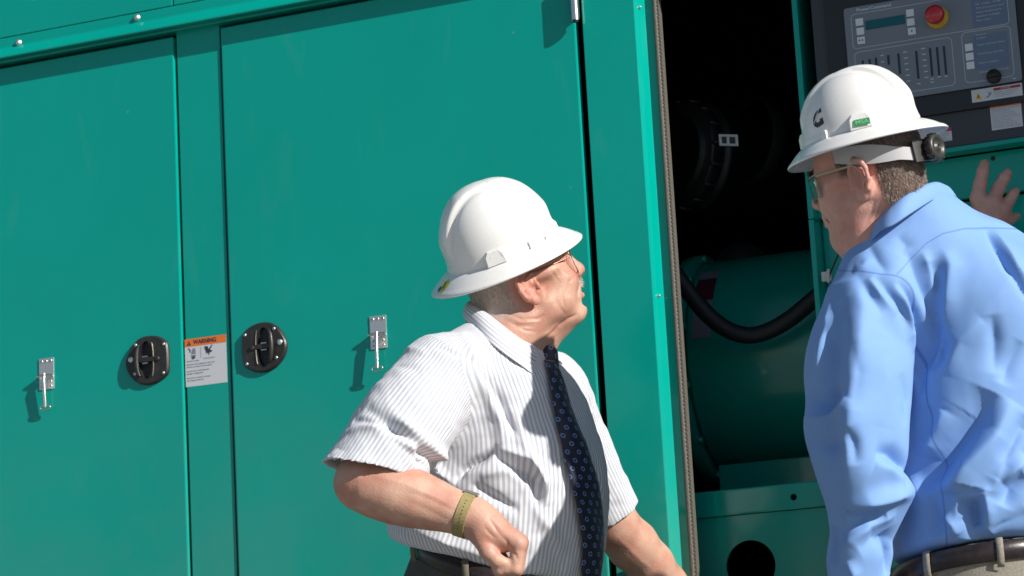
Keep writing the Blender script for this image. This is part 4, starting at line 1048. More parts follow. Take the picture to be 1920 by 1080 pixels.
# armhole seams: planes across each shoulder
mR = plane_mask(V, SR, nrm(axR*.9+cdir(-.45,.05,.35)), -.005) ; mL = plane_mask(V, SLf, nrm(axL*.8+cdir(.5,.1,-.35)), .0)
inR = (np.linalg.norm(V-(SR+(hemR-SR)*np.clip(((V-SR)@(hemR-SR))/((hemR-SR)@(hemR-SR)),0,1)[:,None]),axis=1) < .135) & (dSR < shA[0].f(V)+.012)
inL = (np.linalg.norm(V-(SLf+(hemL-SLf)*np.clip(((V-SLf)@(hemL-SLf))/((hemL-SLf)@(hemL-SLf)),0,1)[:,None]),axis=1) < .11) & (dSL < shA[0].f(V)+.010)
mskR = np.minimum(mR, shA[0].f(V)-dSR+.006); mskL = np.minimum(mL, shA[0].f(V)-dSL+.006)
mask = np.maximum(np.where((V@CX) < (SLf@CX+SR@CX)/2, mskR, -1), np.where((V@CX) >= (SLf@CX+SR@CX)/2, mskL, -1))
mask = np.clip(mask, -.05, .05)
u, v, ru, rv = LA.uv(V); phi = np.arctan2(u/ru, v/rv)
s_body = phi*.200
def azim(V, a, ax, up):
    e1 = nrm(np.array(up)-np.dot(up,ax)*ax); e2 = np.cross(ax,e1); q = V-a; return np.arctan2(q@e2, q@e1)
sR_ = azim(V, SR, axR, cdir(.3,-.9,-.3))*.098; sL_ = azim(V, SLf, axL, cdir(0,0,-1))*.078
s_sl = np.where((V@CX) < (SLf@CX+SR@CX)/2, sR_, sL_)
V0 = V.copy(); N = vnormals(V, F)
s_body = s_body + .0012*wobble(V, 30, 5)
fo = Folds(V, F)
foldsA = [  # photo lines: (points, height, width)
 ([(685,765),(735,805),(790,850),(850,900)], -.010, .011), ([(690,745),(760,800),(820,850),(855,872)], .009, .012),
 ([(725,810),(775,840),(820,880),(848,905)], .010, .009), ([(735,825),(790,870),(820,900)], -.007, .007),
 ([(905,700),(935,750),(955,790),(985,840)], -.008, .011), ([(885,690),(915,740),(940,790),(940,835)], .007, .013), ([(955,760),(975,820),(1000,870),(1010,900)], .006, .012),
 ([(925,850),(965,880),(1000,900),(1012,950)], -.010, .010), ([(935,838),(990,862),(1020,905),(1022,950)], .009, .011),
 ([(880,905),(930,935),(975,960)], -.006, .010), ([(900,895),(945,880),(1000,895)], .005,.012),
 ([(770,950),(830,985),(900,1020)], -.006,.010), ([(760,985),(830,1015),(920,1045)], .006,.010),
 ([(810,650),(850,662),(900,690)], -.0025,.006), ([(640,815),(700,800),(760,815)], .004,.010), ([(660,790),(690,790),(730,800)], -.004,.008),
 ([(850,905),(870,880),(905,860),(935,838)], -.012,.007), ([(1110,870),(1125,915),(1135,955)], -.004,.009),
 ([(860,620),(880,660),(900,700)], .003,.010), ([(1000,950),(1030,990),(1060,1040)], .004,.014), ([(700,700),(740,690),(790,700)], -.003,.010), ([(720,650),(760,655),(800,665)], .003,.009),
]
V = fo.apply(V, N, [(a_, b_*2.0, c_*.95) for a_,b_,c_ in foldsA])
sm_ = (dSR < .02).astype(float)
V = V + N*(.0016*wobble(V, 42, 11) + .0012*wobble(V, 90, 12) + .0005*wobble(V, 220, 13) + .0022*wobble(V*np.array([1,1,.45]), 30, 14))[:,None]
bz = np.clip((P(0,1075,dA)[2]+.03 - V[:,2])/.03, 0, 1)
shirtA = mesh_np('shirt', V, F, M_stripe, manA, attrs={'s_body': s_body, 's_sleeve': s_sl, 'mask': mask})
bvA = BVHTree.FromPolygons([Vector(q) for q in V], [tuple(q) for q in F.tolist()])
# hem stitching line on the right sleeve: narrow raised cuff
# ---------------- collar
def collar(name, rows, mats, parent, th=.0022, attrs=True, stripe=.0093, reps=14):
    "rows: list of rings (each a list of 3D points) from the neck edge over the fold to the lower edge"
    R_ = [np.array(r) for r in rows]; n = len(R_[0])
    def smooth(r):
        k = np.linspace(0, n-1, (n-1)*6+1); i = np.clip(k.astype(int), 0, n-2); t = (k-i)[:,None]
        p0 = r[np.maximum(i-1,0)]; p1 = r[i]; p2 = r[i+1]; p3 = r[np.minimum(i+2,n-1)]
        return .5*((2*p1)+(-p0+p2)*t+(2*p0-5*p1+4*p2-p3)*t*t+(-p0+3*p1-3*p2+p3)*t**3)
    R_ = [smooth(r) for r in R_]; m_ = len(R_[0]); V = np.concatenate(R_); F = []
    for i in range(len(R_)-1):
        j = np.arange(m_-1); F.append(np.stack([i*m_+j, i*m_+j+1, (i+1)*m_+j+1, (i+1)*m_+j],1))
    F = np.concatenate(F)
    s = np.concatenate([np.full(m_, 0.0)]*len(R_)); acc = 0
    for i in range(len(R_)):
        if i: acc += np.mean(np.linalg.norm(R_[i]-R_[i-1],axis=1))
        s[i*m_:(i+1)*m_] = acc
    o = mesh_np(name, V, F, mats, parent, attrs={'s_body': s, 's_sleeve': s, 'mask': np.full(len(V), -.05), 'yoke': np.full(len(V), .05)})
    md = o.modifiers.new('s','SOLIDIFY'); md.thickness = th; md.offset = 0
    sd = o.modifiers.new('d','SUBSURF'); sd.levels = 1; sd.render_levels = 1
    return o
# neck band (inner), fold, lower edge of the near flap; from the back round the near side to the front point
top = [(882,560,.07),(880,562,.03),(888,568,-.025),(905,578,-.070),(932,600,-.098),(960,622,-.102),(988,641,-.088),(1010,655,-.060),(1022,664,-.035)]
inn = [(900,575,.06),(898,578,.02),(905,585,-.01),(918,594,-.045),(940,610,-.070),(963,628,-.072),(986,644,-.055),(1006,656,-.03),(1018,664,-.005)]
low = [(868,588,.08),(868,592,.03),(872,600,-.045),(893,620,-.100),(918,643,-.132),(948,667,-.142),(978,688,-.138),(1003,704,-.125),(1019,688,-.075)]
mid = [tuple(.5*(np.array(a_)+np.array(b__))+np.array([-3,-2,-.008])) for a_, b__ in zip(top, low)]
collar('collar', [[P(x,y,dA+d) for x,y,d in inn], [P(x,y,dA+d) for x,y,d in top], [P(x,y,dA+d) for x,y,d in mid], [P(x,y,dA+d) for x,y,d in low]], M_stripe, shirtA)
tp2 = [(1022,660,-.01),(1030,652,.03),(1026,640,.07),(1000,615,.095)]; lw2 = [(1030,672,-.02),(1052,680,.01),(1056,690,.06),(1040,690,.12)]
collar('collar', [[P(x,y,dA+d) for x,y,d in tp2], [P(x,y,dA+d) for x,y,d in lw2]], M_stripe, shirtA)
# collar buttons and breast pocket
b = MB(); c = P(1002,686,dA-.112); b.lathe(c, CZ, [(0,0),(.0045,0),(.0045,.0016),(.003,.002),(0,.0012)], 14); b.build('button', mat('button_pearl',(.6,.58,.52),.3), shirtA)
# ---------------- tie
def tie_mat():
    m = mat('navy_dotted_silk', (.006,.009,.028), .5, spec=.4, sheen=.2, bump=(1500,.1,.0003)); nt = m.node_tree; b = nt.nodes['Principled BSDF']
    a = nt.nodes.new('ShaderNodeAttribute'); a.attribute_name = 'uvt'; sp = nt.nodes.new('ShaderNodeSeparateXYZ'); nt.links.new(a.outputs['Vector'], sp.inputs[0])
    U_ = math_node(nt,'DIVIDE',sp.outputs[0],.0215); V_ = math_node(nt,'DIVIDE',sp.outputs[1],.0150)
    row = math_node(nt,'FLOOR',V_); od = math_node(nt,'MULTIPLY',math_node(nt,'MODULO',math_node(nt,'ABSOLUTE',row),2),.5)
    fu = math_node(nt,'SUBTRACT',math_node(nt,'FRACT',math_node(nt,'ADD',U_,od)),.5); fv = math_node(nt,'SUBTRACT',math_node(nt,'FRACT',V_),.5)
    du = math_node(nt,'MULTIPLY',fu,.0215); dv = math_node(nt,'MULTIPLY',fv,.0150)
    r = math_node(nt,'SQRT',math_node(nt,'ADD',math_node(nt,'MULTIPLY',du,du),math_node(nt,'MULTIPLY',dv,dv)))
    e = math_node(nt,'ABSOLUTE',math_node(nt,'SUBTRACT',r,.0033))
    mr = nt.nodes.new('ShaderNodeMapRange'); mr.inputs[1].default_value=.0007; mr.inputs[2].default_value=.0012; mr.inputs[3].default_value=1; mr.inputs[4].default_value=0; nt.links.new(e, mr.inputs[0])
    mx = nt.nodes.new('ShaderNodeMix'); mx.data_type='RGBA'; mx.inputs[6].default_value=(.006,.009,.028,1); mx.inputs[7].default_value=(.12,.20,.44,1)
    nt.links.new(mr.outputs[0], mx.inputs[0]); nt.links.new(mx.outputs[2], b.inputs['Base Color']); return m
M_tie = tie_mat()
# left/right borders of the blade as seen, laid 9 mm in front of the chest
tl_ = [(1017,692,.040),(1022,740,.042),(1032,790,.045),(1047,850,.050),(1064,905,.055),(1078,960,.058),(1085,1000,.060),(1087,1040,.061),(1096,1075,.060),(1110,1120,.05)]
chest = lambda z, ph, off: LA.surf(z, ph, off)
rowsT = []; uvT = []; acc = 0
zs = [P(x,y,dA)[2] for x,y,_ in tl_]
cen = [(1031,672),(1040,712),(1052,760),(1066,810),(1083,865),(1098,920),(1108,965),(1113,1005),(1115,1040),(1112,1075),(1106,1105)]
wid = [.030,.041,.050,.058,.066,.073,.077,.079,.080,.070,.030]
prev = None; nseg = 10; CT = []
for (x,y), w__ in zip(cen, wid):
    z = P(x,y,dA-.1)[2]
    # depth where the view ray meets the front of the body ellipse: walk over phi and pick the phi whose pixel x matches
    best = None
    for ph in np.linspace(-.9,.9,181):
        q = LA.surf(z, ph, .010); r_ = q-CAM; dz_ = -r_@CZ; px = 960+F_PX*(r_@CX)/dz_
        e_ = abs(px-x)
        if best is None or e_ < best[0]: best = (e_, ph, q)
    CT.append((best[1], z, w__))
print('tie phis', [round(c[0],2) for c in CT])
phs = np.array([c[0] for c in CT]); zsT = np.array([c[1] for c in CT]); wsT = np.array([c[2] for c in CT])
phs = np.convolve(np.pad(phs,1,'edge'), [.25,.5,.25], 'valid')
zz = np.linspace(zsT[0], zsT[-1], 90); ph_i = np.interp(-zz, -zsT, phs); w_i = np.interp(-zz, -zsT, wsT)
V = []; uvt = []
for i, z in enumerate(zz):
    cx_, cy_, ru_, rv_ = LA.at(z)
    for j in range(nseg+1):
        t = j/nseg*2-1; ang = ph_i[i] + t*w_i[i]*.5/ru_; q = LA.surf(z, ang, .013+.006*(1-t*t)+.0022*math.sin(z*27+t*2.4))
        V.append(q); uvt.append((t*w_i[i]*.5+.1, z, 0))
V = np.array(V); F = np.array([(i*(nseg+1)+j, i*(nseg+1)+j+1, (i+1)*(nseg+1)+j+1, (i+1)*(nseg+1)+j) for i in range(89) for j in range(nseg)])
tie = mesh_np('tie', V, F, M_tie, manA, attrs={'uvt': np.array(uvt)}); md = tie.modifiers.new('s','SOLIDIFY'); md.thickness = .003; md.offset = 1
kc = P(1031,676,dA-.02); kp_ = [cone(P(1029,664,dA-.035), P(1036,690,dA-.065), .0175,.0125,.006)]
V, F = nets(kp_, .0015); mesh_np('tie_knot', V, F, M_tie, tie, attrs={'uvt': np.stack([(V@CX)+.004, V@CY+.001, 0*V[:,0]],1)})
# pens in the breast pocket
b = MB(); ps = [(1088,792),(1100,830)]
h0 = P(1089,792,dA+.0-.03); h1 = P(1104,850,dA-.03); b.tube([h0,h1], [.004,.0045], 10); b.tube([P(1094,800,dA-.034), P(1101,834,dA-.036)], .0016, 6); b.build('pen', M_rub, manA)
# ---------------- belt and trousers
def belt_ring(Lf, z0, slope, off, hgt, name, m, parent, n=96, th=.004):
    V = []
    for i in range(n):
        ph = 2*math.pi*i/n; z = z0 + slope*math.cos(ph)
        for (o_, h_) in ((off,-hgt/2),(off+th,-hgt/2+.002),(off+th,hgt/2-.002),(off,hgt/2)): 
            q = Lf.surf(z, ph, o_); q[2] += h_; V.append(q)
    F = np.array([(i*4+j, ((i+1)%n)*4+j, ((i+1)%n)*4+(j+1)%4, i*4+(j+1)%4) for i in range(n) for j in range(4)])
    return mesh_np(name, V, F, m, parent)
wc = P(925,1100,dA+.02); zB = wc[2]
trRows = [(P(928,1010,dA+.02),.150,.140),(P(928,1085,dA+.02),.176,.170),(P(926,1160,dA+.02),.182,.176),(P(926,1260,dA+.02),.188,.168),(P(926,1340,dA+.02),.18,.15)]
LT = Loft(trRows, FYA)
# waist plane: slopes down toward the belly
zw0 = P(925,1048,dA)[2]; slope = -.062
def pants(Lf, fdir, zw, slope, legs, m, parent, vox=.006):
    side = np.array([-fdir[1], fdir[0], 0.]); pr = Lf.prim(.05)
    _f = pr.f
    def ff(p):
        u,v,ru,rv = Lf.uv(p); return np.maximum(_f(p), p[:,2]-(zw+slope*(v/rv)))
    pr.f = ff; q = [pr]
    for (hipo, knee, ank) in legs: q += [cone(hipo, knee, .098, .072, .05), cone(knee, ank, .072, .058, .03, cut=[(ank, np.array([0,0,-1.]))])]
    V, F = nets(q, vox); N = vnormals(V, F); V = V + N*(.003*wobble(V, 18, 3)*np.clip((zw-.2-V[:,2])/.3,0,1))[:,None]
    return mesh_np('trousers', V, F, m, parent)
sA_ = LA.sx; f2 = LA.fx; hipc = np.array([LT.tx[0], LT.ty[0], LT.tz[0]])
legsA = []
for s_ in (-1,1):
    h = hipc + sA_*s_*.09 + np.array([0,0,.02]); a_ = np.array([hipc[0],hipc[1],.09]) + sA_*s_*.13 + f2*.02; k_ = (h+a_)/2 + f2*.02; legsA.append((h,k_,a_))
pants(LT, LT.fx, zw0+.012, slope, legsA, M_trA, manA)
def shoe(ank, fdir, parent):
    fd_ = nrm([fdir[0],fdir[1],0]); side = np.array([-fd_[1],fd_[0],0]); R = np.stack([fd_,side,np.array([0,0,1.])],1); g = np.array([ank[0],ank[1],0.])
    q = [ell(g+fd_*.10+np.array([0,0,.035]),(.12,.05,.045),R,.03), ell(g-fd_*.01+np.array([0,0,.05]),(.06,.042,.065),R,.03)]
    for e in q: _g = e.f; e.f = (lambda p,_g=_g: np.maximum(_g(p), .004-p[:,2]))
    V, F = nets(q, .006); mesh_np('shoe', V, F, M_shoe, parent)
for l in legsA: shoe(l[2], LT.fx, manA)
blt = belt_ring(LT, zw0-.012, slope, .002, .034, 'belt', M_belt, manA)
for ph in (-.62,-1.25,.4,-2.1,2.2,3.1,-2.75):
    pts = []; b = MB()
    for h_, o_ in ((.022,.003),(.018,.012),(0,.013),(-.018,.012),(-.026,.003)):
        q = LT.surf(zw0-.012+slope*math.cos(ph), ph, o_); q[2] += h_; pts.append(q)
    tx = nrm(np.cross(pts[2]-np.array([*LT.c[1][:2],pts[2][2]]), [0,0,1.]))
    V = [p+tx*s_*.0065 for p in pts for s_ in (-1,1)]; b.add(V, [(2*i,2*i+1,2*i+3,2*i+2) for i in range(4)], 0, True)
    bl = b.build('belt_loop', mat('loop_olive',(.13,.12,.085),.85), manA); md = bl.modifiers.new('s','SOLIDIFY'); md.thickness=.002
# ---------------- watch strap
wa = nrm(WR-ER); wp = WR - wa*.020; e1 = nrm(CZ-np.dot(CZ,wa)*wa); e2 = np.cross(wa,e1)
def strap_ring(c, ax, r, w_, th, n=40, m=0, b=None):
    V = []
    for i in range(n):
        t = 2*math.pi*i/n; d = e1*math.cos(t)+e2*math.sin(t)
        for (rr,o_) in ((r,-w_),(r+th,-w_*.94),(r+th,w_*.94),(r,w_)): V.append(c+ax*o_+d*rr)
    b.add(V, [(i*4+j, ((i+1)%n)*4+j, ((i+1)%n)*4+(j+1)%4, i*4+(j+1)%4) for i in range(n) for j in range(4)], m, False)
M_strap = mat('strap_olive', (.28,.23,.09), .8, bump=(900,.5,.0006), noise=(200,(.34,.28,.115),.4,.6))
STR = .0385
b = MB(); strap_ring(wp, wa, STR, .0105, .0022, b=b, m=0)
for i in range(9):
    t = -.75+i*.17; d = e1*math.cos(t)+e2*math.sin(t)*1.0; b.lathe(wp+d*(STR+.0023), d, [(.0011,0),(.0010,.0002),(0,.0002)], 8, 1)
up_ = nrm(np.array([0,0,1.])-np.dot([0,0,1.],wa)*wa); tb = math.atan2(np.dot(up_,e2), np.dot(up_,e1))
b.build('watch_strap', [M_strap, M_dark], manA)
ws = MB(); d = e1*math.cos(tb-.5*np.sign(1))+e2*math.sin(tb-.5)
for tt in (tb-.25*(1 if np.dot(e2,up_)>0 else -1),):
    d = nrm(e1*math.cos(tt)+e2*math.sin(tt)); t2 = np.cross(wa,d); R = np.stack([wa,t2,d],1)
    for lo,hi in (((-.0135,-.008,-.0005),(.0135,-.005,.0022)),((-.0135,.005,-.0005),(.0135,.008,.0022)),((-.0135,-.006,-.0005),(-.0110,.006,.0022)),((.0110,-.006,-.0005),(.0135,.006,.0022))): ws.box(lo,hi,0,R=R,c=wp+d*(STR+.0021))
ws.build('watch_buckle', M_steel, manA)
# ---------------- hat, glasses, hair
hA = Frame(fA.p(-.018,.004,.076), fA.x, cdir(-.41,.88,.21))
hatA, sfA, bvhA = hard_hat(hA, manA, 'white full brim hard hat with a yellow sticker on the back brim')
M_hyel = mat('hat_yellow', (.62,.58,.03), .4); M_hblue = mat('hat_blue', (.03,.12,.45), .4)
def ray_hit(bv, px, py):
    h = bv.ray_cast(Vector(CAM), Vector(ray(px,py))); return np.array(h[0]), np.array(h[1])
try:
    c, n_ = ray_hit(bvhA, 833, 538); n_ = n_ if n_@CZ > 0 else -n_
    d = decal(bvhA, c, n_, cdir(.85,.40,0), [([(-.014,-.010),(.014,-.010),(.014,.012),(-.006,.012)],0,1), ([(-.017,.004),(-.007,.004),(-.005,.015),(-.015,.015)],1,2), ([(-.004,-.005),(.003,-.005),(.003,-.003),(-.004,-.003)],2,3), ([(-.006,.0),(.006,.0),(.006,.002),(-.006,.002)],2,3), ([(.004,.004),(.008,.004),(.008,.008),(.004,.008)],2,3)])
    d.build('sticker', [M_hyel, M_hblue, M_ink], hatA, recalc=False)
except Exception as ex_: print('sticker A', ex_)
b = MB(); c, n_ = ray_hit(bvhA, 1022, 450); tx = cdir(.97,.1,.2); b.box((-.0018,-.0065,-.001),(.0018,.0065,.0006), R=np.stack([nrm(np.cross(cdir(.12,1,0),n_)), nrm(np.cross(n_,nrm(np.cross(cdir(.12,1,0),n_)))), n_],1), c=c); b.build('slot_mark', mat('slot_grey',(.30,.28,.26),.6), hatA)
band(hA, 'suspension_band', math.radians(120), math.radians(240), .097, .080, lambda t: -.012-.022*math.sin(math.pi*t), lambda t: .020, .0025, M_rub, hatA)
# glasses
M_wire = mat('frame_metal', (.30,.13,.09), .3, metal=.7)
gA = manA
for s_ in (-1,1):
    pts = [fA.p((.1015-.012*math.cos(t)**2*0 - .010*((s_*.032+.0225*math.cos(t))/.055)**2*1.0)*.95+.002, s_*.032+.0265*math.cos(t), .003+.0225*math.sin(t)) for t in np.linspace(0,2*math.pi,25)]
    b = MB(); b.tube(pts, .0009, 6, 0, caps=False)
    b.tube([fA.p(.092*.95, s_*.056, .016), fA.p(.05, s_*.072, .016), fA.p(.0, s_*.084, .020), fA.p(-.02, s_*.087, .012)], .0013, 6)
    if s_ == 1: b.tube([fA.p(.0985, -.009, .014), fA.p(.1005, 0, .017), fA.p(.0985, .009, .014)], .0009, 6)
    gf = b.build('glasses_frame', M_wire, manA)
    c = np.mean(pts[:-1],0); lb = MB(); lb.add([c]+pts[:-1], [(0,i+1,(i+1)%24+1) for i in range(24)], 0, True); lb.build('lens', M_lens, gf)
# hair: short white hair round the sides and back, brows, moustache
M_h1 = mat('hair_white', (.60,.56,.50), .6); M_h2 = mat('hair_grey', (.30,.27,.24), .6); M_h3 = mat('hair_dark', (.05,.035,.03), .6); M_h4 = mat('hair_brown', (.13,.075,.05), .6)
bvb = BVHTree.FromPolygons([Vector(q) for q in VA], [tuple(q) for q in FA_.tolist()])
def hair_on(f, bv, test, n, ln, wd, cols, parent, name, lift=.35, seed=1, flow=(-.7,0,-.7), jit=.25):
    r = np.random.default_rng(seed); P0 = []; D0 = []
    fl = f.R@np.array(flow)
    tries = 0
    while len(P0) < n and tries < n*30:
        tries += 1; d = r.normal(size=3); d /= np.linalg.norm(d); x,y,z = d
        h = bv.ray_cast(Vector(f.p(-.01,0,.03)+f.R@d*.20), Vector(-(f.R@d)))
        if h[0] is None: continue
        l = f.R.T@(np.array(h[0])-f.o)
        if not test(l, r): continue
        nn = np.array(h[1]); nn = nn if nn@(f.R@d) > 0 else -nn
        P0.append(np.array(h[0])); D0.append(nn*lift + fl + r.normal(size=3)*jit)
    return strands(name, np.array(P0), np.array(D0), ln, wd, cols, parent, seed, jit*.7)
M_h2w = mat('hair_silver', (.42,.39,.36), .6)
def tA(l, r):
    x,y,z = l
    if z > .075 or z < -.052+.02*r.random(): return False
    if x > .022: return False
    if x > -.045 and z < .035: return False
    return r.random() < np.clip((z+.075)/.05, .15, 1)
hair_on(fA, bvb, tA, 7000, .0060, .00018, [M_h1,M_h1,M_h2w], manA, 'hair', seed=4, lift=.2, flow=(-.3,0,-1), jit=.12)
r = np.random.default_rng(2); pp = []; dd = []
for i in range(420):
    y = r.normal()*.016; h = bvb.ray_cast(Vector(fA.p(.16,y,-.036+r.normal()*.004)), Vector(-fA.x))
    if h[0] is not None: pp.append(np.array(h[0])); dd.append(fA.R@np.array([.5,y*12,-.9])+r.normal(size=3)*.15)
strands('moustache', np.array(pp), np.array(dd), .0045, .0003, [M_h1,M_h1,M_h2w], manA)
def brows(f, bv, z, cols, parent, n=200, ln=.008):
    r = np.random.default_rng(5)
    for s_ in (-1,1):
        pp = []; dd = []
        for i in range(n):
            y = s_*(.014+.03*r.random()); h = bv.ray_cast(Vector(f.p(.16,y,z+r.normal()*.003)), Vector(-f.x))
            if h[0] is not None: pp.append(np.array(h[0])); dd.append(f.R@np.array([.6,s_*.8,.2])+r.normal(size=3)*.2)
        strands('eyebrow', np.array(pp), np.array(dd), ln, .0004, cols, parent)
brows(fA, bvb, .034, [M_h1,M_h2], manA)
def arm_hair(a, b, rr, bv, n, cols, parent, seed):
    r = np.random.default_rng(seed); ax = nrm(b-a); u = nrm(np.cross(ax,[0,0,1.])); w_ = np.cross(ax,u); pp = []; dd = []
    for i in range(n):
        t = r.random(); q = r.random()*6.283; d = u*math.cos(q)+w_*math.sin(q); h = bv.ray_cast(Vector(a+(b-a)*t+d*rr), Vector(-d))
        if h[0] is not None: pp.append(np.array(h[0])); dd.append(ax*1.0+d*.28+r.normal(size=3)*.3)
    strands('arm_hair', np.array(pp), np.array(dd), .0055, .00007, cols, parent, seed)
M_h5 = mat('hair_sandy', (.45,.27,.15), .6)
# ================================================================ man B: blue shirt seen from behind, looking left into the bay
dB = 4.37
def cam_dir_xy(x, z):                       # horizontal direction from camera right / toward-viewer parts
    e1 = nrm([CX[0],CX[1],0]); e2 = nrm([CZ[0],CZ[1],0]); return e1*x + e2*z
FYB = cam_dir_xy(-.60,-.80)
def rowB(y, xl, xr, ru, rv, dd=0.0): return (P((xl+xr)/2, y, dB+.06+dd), ru, rv)
rowsB = [rowB(1130,1676,2092,.205,.155), rowB(1080,1672,2096,.208,.160), rowB(1030,1668,2104,.212,.168), rowB(960,1664,2112,.216,.172), rowB(850,1668,2116,.216,.165), rowB(750,1672,2116,.214,.152),
         rowB(650,1668,2110,.212,.136), rowB(580,1672,2080,.200,.122), rowB(530,1690,2040,.175,.108), rowB(480,1700,1960,.130,.088), rowB(445,1700,1880,.080,.068)]
LB = Loft(rowsB, FYB)
fB = Frame((0,0,0), cdir(-.855,-.240,-.46), cdir(-.215,.97,-.08), .94)
fB.o = P(1606,341,dB-.085) - fB.R@np.array([-.006,.086,-.004])*.94
manB = empty('person', (LB.tx[120], LB.ty[120], 0), 'man in blue long sleeved shirt seen from behind, raising a hand to the gauge panel', 'person')
SLb = P(1632,590,dB-.06); SRb = P(1985,560,dB+.16)
pB = head_prims(fB, 1, jowl=1.25, mouth=0, nose=1.0, fx=.93, chin=.004)
nB = P(1700,455,dB+.03)
pB += [cone(fB.p(-.028,0,-.02), nB, .064, .074, .03), ell(fB.p(.035,0,-.098),(.050,.050,.026),fB.R,.03), cone(fB.p(.02,0,-.10), P(1650,470,dB-.02), .036,.045,.04)]
pB += [cone(nB, P(1890,1150,dB+.06), .08, .12, .05), cone(nB, SLb, .06,.055,.05), cone(nB, SRb, .06,.06,.05)]
ELb = P(1620,860,dB-.055); WLb = P(1608,1110,dB-.04)
pB += limb(SLb, ELb, [.055,.048,.042,.040], .02) + limb(ELb, WLb, [.038,.034,.031,.028], .02)
hd = nrm(WLb-ELb); hl = nrm(np.cross(hd, CZ))
pB += [cone(WLb, WLb+hd*.04, .029,.033,.015), cone(WLb+hd*.03-hl*.02, WLb+hd*.085-hl*.026,.019,.015,.012), cone(WLb+hd*.03+hl*.02, WLb+hd*.085+hl*.026,.019,.015,.012), cone(WLb+hd*.03, WLb+hd*.088,.022,.016,.012)]
for j,o_ in enumerate((-.030,-.010,.010,.028)): pB += finger(WLb+hd*.085+hl*o_, hd, -CZ, [.042-.004*abs(j-1.5),.027,.020], [.0102,.0098,.009,.0076], [.2,.45,.35], .003)
pB += finger(WLb+hd*.03-hl*.03, hd*.8-hl*.6, -CZ, [.036,.030], [.014,.012,.0098], [.1,.3], .006)
# right arm reaching to the panel
dH = 5.02
ERb = P(2010,690,dB+.30); WRb = P(1868,455,dH-.03)
pB += limb(SRb, ERb, [.06,.054,.048], .02) + limb(ERb, WRb, [.046,.046,.038,.030], .02)
def H(x, y, o=0): return P(x, y, dH+o)
kb = [H(1833,372,.005), H(1862,378,-.004), H(1884,392,-.006), H(1893,412,-.002)]
for k_, r0, r1 in zip(kb, (.024,.022,.020,.018), (.0155,.0145,.0130,.0110)): pB.append(cone(H(1862,428,-.01), k_, r0, r1, .014))
pB += path([kb[0], H(1838,345,.010), H(1843,322,.016), H(1846,308,.020)], [.0145,.0130,.0118,.0098], .004)
pB += path([kb[1], H(1873,352,.006), H(1883,335,.012), H(1889,325,.017)], [.0145,.0130,.0118,.0098], .004)
pB += path([kb[2], H(1892,378,.000), H(1899,366,.006), H(1904,359,.010)], [.0128,.0115,.0106,.0090], .004)
pB += path([kb[3], H(1900,408,.004), H(1907,406,.010)], [.0098,.0088,.0078], .004)
pB += path([H(1835,425,-.01), H(1815,410,.0), H(1800,398,.008), H(1790,388,.012)], [.016,.0135,.0115,.0095], .008)
linesB = [([(1640,372),(1634,400),(1618,430)], -.0016,.004), ([(1652,372),(1648,395),(1636,415)], -.0014,.004), ([(1545,385),(1560,405),(1572,430)], -.0018,.005), ([(1566,446),(1578,440),(1590,432)], -.0022,.005), ([(1582,384),(1590,410),(1588,440)], -.0012,.007),
 ([(1836,372),(1848,380),(1852,395)], -.001,.003), ([(1862,378),(1868,392),(1866,405)], -.001,.003), ([(1836,345),(1846,346)], -.0012,.002), ([(1868,352),(1880,356)], -.0012,.002), ([(1640,330),(1630,345),(1632,360)], -.001,.003)]
def scalpB(V):
    l = ((V-fB.o)@fB.R)/fB.sc; x,y,z = l[:,0],l[:,1],l[:,2]
    def sm(a,lo,hi): return np.clip((a-lo)/(hi-lo),0,1)
    back = sm(-x,.036,.046)*sm(z,-.064,-.048)*sm(.13-z,0,.01)*(x > -.2)
    side = sm(z,.030,.040)*sm(.034-x,0,.008); bur = sm(z,.004,.016)*sm(.030-x,0,.008)*sm(x,.004,.010)
    near = (np.abs(y) < .11)&(z > -.08)&(np.abs(x) < .13)
    return np.where(near, np.maximum(np.maximum(back,side),bur*.8), 0)*.85
bodyB, VB, FB_ = body_mesh(pB, VOXB, 'body', M_skinB, manB, [(c,r_,a_*.6) for c,r_,a_ in face_spots(fB,.93)], scalp=scalpB, lines=linesB)
for s_ in (-1,1):
    b = MB(); c = fB.p(.0885*.93, s_*.032, .0105); dx = nrm(fB.R@np.array([1,s_*.15,0]))
    b.lathe(c-dx*.004, dx, [(.011,-.006),(.0118,0),(.0105,.0055),(.0085,.0084),(.0055,.0105)], 20, 0); b.lathe(c-dx*.004, dx, [(.0056,.0104),(.003,.0116),(0,.0120)], 16, 1); b.build('eye', [M_eyew, M_iris], manB)
# ---------------- shirt
def rowS(y, xl, xr, dd, rv): 
    d = dB-.05+dd; hw = (xr-xl)/2*d/F_PX; return (P((xl+xr)/2, y, d), (hw*1.14+.014)/1.54, (hw*1.14-.014)/1.28)
sl_rows = [rowS(1175,1566,1660,-.02,.042), rowS(1080,1547,1674,-.03,.055), rowS(1035,1542,1690,-.035,.066), rowS(990,1551,1692,-.04,.070), rowS(940,1542,1722,-.045,.080), rowS(900,1526,1723,-.05,.080),
           rowS(850,1510,1713,-.05,.076), rowS(800,1496,1716,-.045,.078), rowS(750,1503,1720,-.035,.082), rowS(700,1496,1723,-.03,.084), rowS(650,1500,1724,-.02,.084), rowS(600,1515,1716,-.01,.080), rowS(565,1537,1700,-.005,.070), rowS(540,1552,1685,.0,.056)]
LS = Loft(sl_rows, cam_dir_xy(.64,.77))
sprim = LS.prim(.022, e=3.2)
zwB = P(1800,1037,dB)[2]
_lpB = LB.prim(.03); _lfB = _lpB.f
